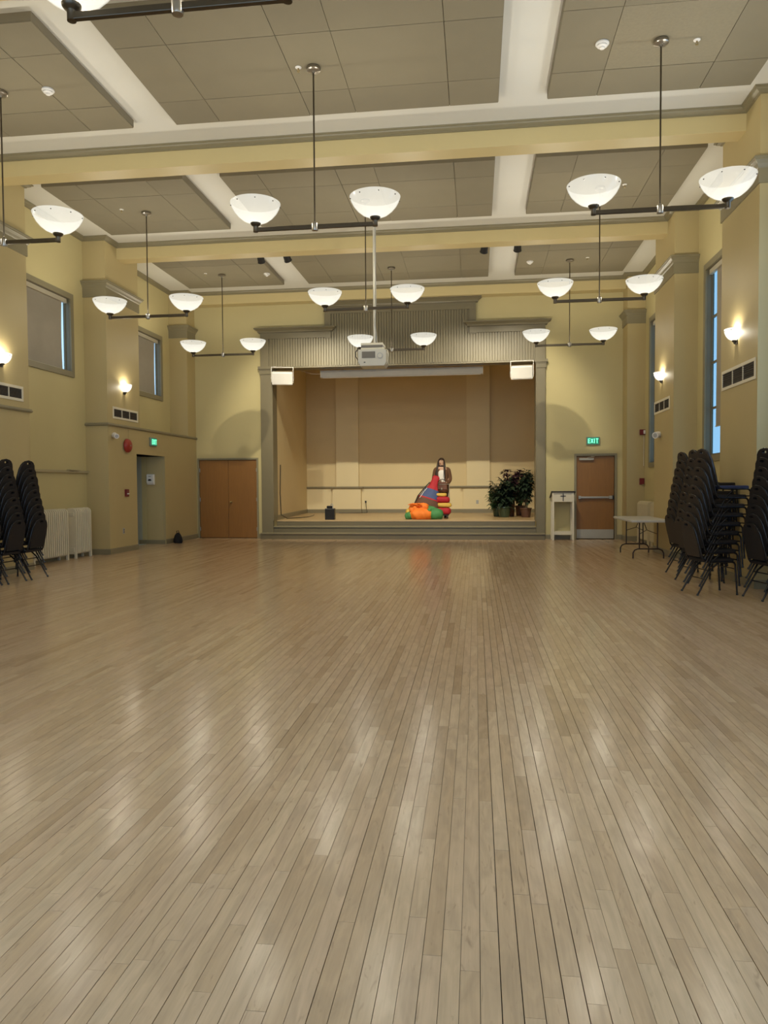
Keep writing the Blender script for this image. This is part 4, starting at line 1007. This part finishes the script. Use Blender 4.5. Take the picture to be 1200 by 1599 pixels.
def woman():
    X, Y, Z = -.97, 21.15, .48
    t = thing('person', 'long-haired person in brown cardigan and white top holding a bag', 'person', (X, Y, Z))
    # body: one continuous skinned figure, facing the hall, head turned a little to her right
    v = [(0, 0, .93), (0, .0, 1.10), (0, -.005, 1.28), (0, 0, 1.40), (0, -.005, 1.455), (-.012, -.022, 1.505), (-.018, -.02, 1.585), (-.018, -.01, 1.645),
         (.10, 0, 1.385), (.175, 0, 1.36), (.215, .02, 1.12), (.175, -.13, 1.00), (.10, -.20, .985),
         (-.10, 0, 1.385), (-.175, 0, 1.36), (-.215, .01, 1.12), (-.19, -.14, 1.03), (-.10, -.21, 1.03),
         (.085, 0, .86), (.095, -.005, .48), (.09, .015, .09), (.10, -.12, .035),
         (-.085, 0, .86), (-.095, -.005, .48), (-.09, .015, .09), (-.10, -.12, .035)]
    e = [(0, 1), (1, 2), (2, 3), (3, 4), (4, 5), (5, 6), (6, 7), (3, 8), (8, 9), (9, 10), (10, 11), (11, 12), (3, 13), (13, 14), (14, 15), (15, 16), (16, 17),
         (0, 18), (18, 19), (19, 20), (20, 21), (0, 22), (22, 23), (23, 24), (24, 25)]
    r = [(.135, .10), (.115, .085), (.135, .095), (.10, .075), .048, (.060, .074), (.080, .098), (.066, .08), (.07, .065), .052, .042, .034, .024, (.07, .065), .052, .042, .034, .024,
         .085, .058, .042, .034, .085, .058, .042, .034]
    body = skin('body', [(X+a, Y+b, Z+c) for a, b, c in v], e, r, 'skin', t)
    hx, hy, hz = X-.018, Y-.02, Z+1.572
    # face details
    nd = Vector((-.25, -1, 0)).normalized(); sd = Vector((-nd.y, nd.x, 0))
    f = Vector((hx, hy, hz+.005))+nd*.085
    nose = MB().tube([f+Vector((0, 0, .03)), f+nd*.008+Vector((0, 0, .0)), f+nd*.022+Vector((0, 0, -.018)), f+Vector((0, 0, -.026))], [.006, .008, .012, .008], 8).build('nose', 'skin', body, smooth=80)
    for s in (-1, 1):
        c = f+sd*.032*s+Vector((0, 0, .022))-nd*.008
        MB().ball(c, .011, 10, (1.3, 1, .7)).build('eye', 'top_white', body, smooth=80); MB().ball(c+nd*.006, .007, 8).build('pupil', 'plastic_black', body, smooth=80)
        MB().tube([c+sd*.014+Vector((0, 0, .018)), c+nd*.006+Vector((0, 0, .022)), c-sd*.014+Vector((0, 0, .018))], .004, 6).build('eyebrow', 'hair', body)
    MB().tube([f+sd*.022+Vector((0, 0, -.052))-nd*.006, f+Vector((0, 0, -.050))+nd*.004, f-sd*.022+Vector((0, 0, -.052))-nd*.006], [.003, .0065, .003], 8).build('mouth', 'red_alarm', body, smooth=80)
    # hands: palm, four fingers and a thumb each, closing on the bag
    for sx, w, el in ((1, (.10, -.20, .985), (.175, -.13, 1.00)), (-1, (-.10, -.21, 1.03), (-.19, -.14, 1.03))):
        wv = Vector((X+w[0], Y+w[1], Z+w[2])); d = (wv-Vector((X+el[0], Y+el[1], Z+el[2]))).normalized(); side = Vector((0, 0, 1)); nrm = d.cross(side).normalized()
        vs = [wv, wv+d*.045, wv+d*.085]; es = [(0, 1), (1, 2)]; rs = [(.022, .022), (.030, .018), (.034, .016)]
        for k, (off, ln) in enumerate(((.026, .062), (.009, .070), (-.009, .066), (-.026, .052))):
            b = len(vs); root = wv+d*.088+side*off; cu = -nrm if nrm.y > 0 else nrm
            vs += [root, root+d*ln*.5+cu*.004, root+d*ln*.75-cu*-.02, root+d*ln*.72+cu*.036]; es += [(2, b), (b, b+1), (b+1, b+2), (b+2, b+3)]; rs += [.0095, .009, .0085, .008]
        b = len(vs); vs += [wv+d*.035+side*.03, wv+d*.06+side*.055, wv+d*.085+side*.060]; es += [(1, b), (b, b+1), (b+1, b+2)]; rs += [.012, .010, .009]
        skin('hand', [tuple(p) for p in vs], es, rs, 'skin', body, sub=1)
    # hair: cap plus long locks in front of the shoulder
    hm = MB(); n = 20; rings = []
    for k in range(9):
        a = PI*k/8*.62
        rings.append(((hx+.004, hy+.020, hz+.022+.105*math.cos(a)), max(.004, .085*math.sin(a)+.004), max(.004, .100*math.sin(a)+.004)))
    V = []
    for (c, rx, ry) in rings:
        for i in range(n): V.append((c[0]+rx*math.cos(2*PI*i/n), c[1]+ry*math.sin(2*PI*i/n), c[2]))
    F = []
    for j in range(8):
        for i in range(n):
            am = 2*PI*(i+.5)/n; front = math.cos(am-math.atan2(nd.y, nd.x))
            if j >= 4 and front > .45: continue
            F.append((j*n+i, j*n+(i+1) % n, (j+1)*n+(i+1) % n, (j+1)*n+i))
    hm.add(V, F)
    h = hm.build('hair', 'hair', t, smooth=80)
    md = h.modifiers.new('solid', 'SOLIDIFY'); md.thickness = .012; md.offset = 1
    lk = MB(); rnd = random.Random(2)
    for k in range(64):
        u = k/63; an = math.pi*(-.16+1.32*u); jx = rnd.uniform(-.012, .012)
        sx = math.cos(an); sy = math.sin(an)
        ln = (.60 if sx < .1 else .42)+rnd.uniform(-.05, .03)
        ox = sx*(.105 if sx < 0 else .095)+jx; fy = -.05 if abs(sx) > .55 else .05
        pts = [(hx+sx*.04, hy+.02+sy*.05, hz+.118), (hx+sx*.086, hy+.018+sy*.09, hz+.05), (hx+ox, hy+.02+sy*.10, hz-.06), (hx+ox*1.25-.01, hy+sy*.11+fy, hz-.06-ln*.45), (hx+ox*1.2-.02, hy+sy*.09+fy*1.6, hz-.06-ln)]
        lk.tube(smooth(pts, 3), smooth_r([.010, .014, .015, .014, .003], 3), 6)
    lk.build('hair_locks', 'hair', h, smooth=80)
    # clothes
    loft([((X, Y, Z+.84), .165, .125), ((X, Y, Z+.95), .155, .12), ((X, Y, Z+1.08), .135, .105), ((X, Y-.005, Z+1.22), .148, .118), ((X, Y-.005, Z+1.30), .145, .112), ((X, Y, Z+1.355), .115, .085)], 20, cap=False).build('white_top', 'top_white', t, smooth=80)
    lg = MB()
    for s in (-1, 1):
        lg.tube([(X+.075*s, Y, Z+.93), (X+.088*s, Y, Z+.80), (X+.096*s, Y-.005, Z+.47), (X+.092*s, Y+.012, Z+.10)], [.095, .10, .075, .062], 14)
    lg.build('trousers', 'trouser', t, smooth=80)
    for s in (-1, 1):
        loft([((X+.098*s, Y-.06, Z), .045, .125), ((X+.098*s, Y-.06, Z+.035), .045, .122), ((X+.096*s, Y-.04, Z+.07), .042, .09), ((X+.093*s, Y+.01, Z+.10), .042, .05)], 14).build('shoe', 'plastic_black', t, smooth=70)
    # open cardigan: a shell around back and sides, left open at the front
    c = MB(); n = 22; V = []; zs = [.72, .80, .92, 1.05, 1.18, 1.28, 1.35, 1.40, 1.425]; rr = [(.205, .165), (.20, .16), (.19, .155), (.172, .14), (.175, .138), (.18, .13), (.165, .11), (.10, .085), (.075, .07)]
    for z, (rx, ry) in zip(zs, rr):
        op = .62 if z < 1.3 else .5
        for i in range(n+1):
            a = -PI/2+op+(2*PI-2*op)*i/n; V.append((X+rx*math.cos(a), Y+.005+ry*math.sin(a), Z+z))
    k = n+1; c.add(V, [(j*k+i, j*k+i+1, (j+1)*k+i+1, (j+1)*k+i) for j in range(len(zs)-1) for i in range(n)])
    cg = c.build('cardigan', 'cardigan', t, smooth=80); md = cg.modifiers.new('solid', 'SOLIDIFY'); md.thickness = .014; md.offset = 0
    sl = MB()
    sl.tube(smooth([(X+.12, Y, Z+1.385), (X+.18, Y, Z+1.355), (X+.228, Y+.02, Z+1.12), (X+.185, Y-.12, Z+1.00), (X+.135, Y-.17, Z+.99)]), smooth_r([.055, .066, .060, .052, .048]), 14)
    sl.tube(smooth([(X-.12, Y, Z+1.385), (X-.18, Y, Z+1.355), (X-.228, Y+.01, Z+1.12), (X-.20, Y-.13, Z+1.03), (X-.145, Y-.18, Z+1.03)]), smooth_r([.055, .066, .060, .052, .048]), 14)
    sl.build('sleeve', 'cardigan', cg, smooth=80)
    # brown bag held in front
    bx, by, bz = X+.01, Y-.30, Z
    b = thing('shoulder_bag', 'brown leather bag held at the waist by the person on stage', 'bag', (bx, by, bz+.72))
    loft([((bx, by, bz+.72), .13, .06), ((bx, by, bz+.76), .155, .075), ((bx, by, bz+.86), .16, .08), ((bx, by, bz+.95), .145, .07), ((bx, by, bz+1.01), .115, .045)], 18, seed=3, jit=.03).build('pouch', 'bag_brown', b, smooth=70)
    MB().prism([(-.15, .80), (.15, .80), (.13, .93), (.11, 1.015), (-.11, 1.015), (-.13, .93)], lambda a, z, d: (bx+a, d, bz+z), by-.094, by-.082).build('flap', 'bag_brown', b, bevel=.006)
    MB().box(bx-.012, bx+.012, by-.10, by-.09, bz+.80, bz+.85).build('buckle', 'brass', b)
    MB().tube([(bx-.11, by, bz+1.0), (bx-.06, by-.02, bz+1.07), (bx+.02, by-.02, bz+1.09), (bx+.09, by-.02, bz+1.06), (bx+.11, by, bz+1.0)], .011, 8).build('handle', 'bag_strap', b)
    MB().tube([(bx+.13, by, bz+.93), (bx+.19, by-.0, bz+.80), (bx+.205, by+.0, bz+.62), (bx+.20, by+.01, bz+.50)], [.01, .01, .012, .018], 8).build('hanging_strap', 'bag_strap', b)
woman()
def cushion(cx, cy, z0, h, rx, ry, m, name, label, cat, group=None, tilt=0.0, par=None, seed=1):
    mb = MB(); n, K = 48, 8; V = []; r2 = random.Random(seed); ph = r2.random()*6
    for q in range(K+1):
        t = q/K; e = 1-.30*abs(2*t-1)**4
        for i in range(n):
            a = 2*PI*i/n; c, d = math.cos(a), math.sin(a); k = e*(1+.03*math.sin(4*a+ph+5*t)+.02*math.sin(11*a-ph+8*t))
            V.append((cx+rx*k*math.copysign(abs(c)**.55, c), cy+ry*k*math.copysign(abs(d)**.55, d), z0+h*t+.012*math.sin(3*a+ph)*math.sin(PI*t)))
    mb.add(V, [(q*n+i, q*n+(i+1) % n, (q+1)*n+(i+1) % n, (q+1)*n+i) for q in range(K) for i in range(n)]+[tuple(range(n)), tuple(K*n+i for i in range(n))])
    o = mb.build(name, m, par, smooth=75)
    if par is None: tag(o, label, cat, group)
    return o
def cart_and_cloth():
    z = .48
    # small wheeled trolley under the stack of cloth bundles
    cx, cy = -.95, 20.55
    t = thing('wheeled_trolley', 'small wheeled trolley under the red and yellow bundles', 'trolley', (cx, cy, z))
    MB().box(cx-.20, cx+.20, cy-.15, cy+.15, z+.085, z+.105).build('platform', 'plastic_black', t, bevel=.006)
    for s in (-1, 1):
        for q in (-1, 1):
            MB().cyl((cx+s*.16-.014, cy+q*.11, z+.042), (cx+s*.16+.014, cy+q*.11, z+.042), .042, 16).build('wheel', 'plastic_black', t, smooth=40)
    MB().tube([(cx-.20, cy+.14, z+.10), (cx-.20, cy+.16, z+.55), (cx-.20, cy+.2, z+.95), (cx+.20, cy+.2, z+.95), (cx+.20, cy+.16, z+.55), (cx+.20, cy+.14, z+.10)], .011, 8).build('handle', 'steel', t, smooth=50)
    zz = z+.106
    for k, (h, rx, ry, m, nm, lb, dx) in enumerate(((.20, .23, .16, 'cloth_red', 'red_cloth_bundle', 'lower red cloth bundle on the wheeled trolley', .02), (.125, .22, .155, 'cloth_yellow', 'yellow_cloth_bundle', 'thick yellow cloth bundle between the two red ones', .05),
                                              (.17, .20, .15, 'cloth_red', 'red_cloth_bundle', 'upper red cloth bundle under the brown bag', .02), (.10, .15, .13, 'cloth_yellow', 'yellow_cloth_bundle', 'small yellow cloth bundle at the top of the stack', -.01))):
        cushion(cx+dx, cy, zz, h, rx, ry, m, nm, lb, 'cloth bundle', 'cloth bundles on the trolley', seed=k); zz += h+.002
    # leaning striped sack: bands as parts
    T = Vector((-1.12, 20.58, z+1.10)); Bt = Vector((-1.40, 20.42, z+.24)); n = 22
    s = thing('striped_sack', 'tall leaning sack with red, blue and brown bands', 'sack', (Bt.x, Bt.y, z+.17))
    ax = (T-Bt).normalized(); n = 44; u = ax.cross(Vector((0, 1, 0))).normalized(); w = ax.cross(u); LU = u if u.x > 0 else -u
    def ring(f, r): c = Bt.lerp(T, f); return [c+(u*math.cos(2*PI*i/n)+w*.45*math.sin(2*PI*i/n))*r*(1+.035*math.sin(5*2*PI*i/n+9*f)+.02*math.sin(9*2*PI*i/n-14*f)) for i in range(n)]
    def band(nm, m, fs):
        mb = MB(); V = [p for f, r in fs for p in ring(f, r)]
        mb.add(V, [(j*n+i, j*n+(i+1) % n, (j+1)*n+(i+1) % n, (j+1)*n+i) for j in range(len(fs)-1) for i in range(n)]+[tuple(range(n)), tuple((len(fs)-1)*n+i for i in range(n))]).build(nm, m, s, smooth=75)
    band('brown_band', 'cloth_brown', [(-.22, .20), (-.14, .30), (.02, .335), (.20, .325), (.34, .295)])
    band('red_seam', 'cloth_red', [(.335, .302), (.375, .290)])
    band('blue_band', 'cloth_blue', [(.37, .282), (.46, .255), (.56, .222), (.66, .185)])
    band('red_band', 'cloth_red', [(.655, .18), (.72, .145), (.80, .115), (.92, .095), (1.05, .10), (1.10, .06)])
    MB().tube([Bt-LU*.35+Vector((0, -.05, -.02)), Bt.lerp(T, .35)-LU*.315+Vector((0, -.06, 0)), Bt.lerp(T, .62)-LU*.22+Vector((0, -.06, 0)), Bt.lerp(T, .85)-LU*.12+Vector((0, -.06, 0))], .016, 8).build('strap', 'bag_strap', s)
    MB().tube([Bt.lerp(T, .30)-LU*.25+Vector((0, -.11, 0)), Bt.lerp(T, .5)-LU*.20+Vector((0, -.10, 0)), Bt.lerp(T, .66)-LU*.14+Vector((0, -.09, 0))], .008, 8).build('white_cord', 'top_white', s)
    # heap of orange and green parachute cloth
    rnd = random.Random(21); hx, hy = -1.47, 20.08
    h = thing('cloth_heap', 'crumpled heap of orange and green cloth on the stage floor', 'cloth heap', (hx, hy, z))
    def lump(c, rx, ry, rz, m, nm, seed, fold=7, amp=.10):
        mb = MB(); nn, hh = 30, 12; V = []; r2 = random.Random(seed); ph = r2.random()*6
        for j in range(hh+1):
            a = PI*j/hh
            for i in range(nn):
                b = 2*PI*i/nn; k = 1+amp*math.sin(fold*b+ph+2.2*a)*math.sin(a)+.05*math.sin(13*b+3*a+ph)
                V.append((c[0]+rx*k*math.sin(a)*math.cos(b), c[1]+ry*k*math.sin(a)*math.sin(b), max(z+.002, c[2]-rz*k*math.cos(a))))
        mb.add(V, [(j*nn+i, j*nn+(i+1) % nn, (j+1)*nn+(i+1) % nn, (j+1)*nn+i) for j in range(hh) for i in range(nn)]).build(nm, m, h, smooth=80)
    lump((hx-.02, hy-.05, z+.13), .31, .20, .17, 'cloth_orange', 'orange_fold', 1)
    lump((hx-.20, hy+.06, z+.26), .17, .16, .17, 'cloth_orange', 'orange_fold', 2, 6, .16)
    lump((hx+.02, hy+.10, z+.32), .16, .13, .12, 'cloth_orange', 'orange_fold', 3, 5, .18)
    lump((hx+.36, hy+.02, z+.13), .23, .19, .17, 'cloth_green', 'green_fold', 4, 5, .07)
    lump((hx+.16, hy+.14, z+.24), .22, .12, .12, 'cloth_green', 'green_fold', 5, 5, .09)
    lump((hx-.35, hy-.02, z+.09), .12, .13, .11, 'cloth_green', 'green_fold', 6, 5, .09)
    lump((hx-.37, hy+.06, z+.19), .08, .10, .10, 'cloth_yellow', 'yellow_fold', 7, 5, .12)
    lump((hx+.20, hy-.10, z+.24), .07, .05, .045, 'cloth_green', 'green_fold', 8, 4, .1)
    for a in range(6):
        p0 = Vector((hx-.25+.05*a, hy-.05, z+.36+.01*(a % 3))); MB().tube([p0, p0+Vector((-.06-.02*a % .05, -.05, .05)), p0+Vector((-.12, -.08, .04+.015*(a % 2)))], [.03, .022, .006], 8).build('gathered_end', 'cloth_orange', h, smooth=80)
cart_and_cloth()
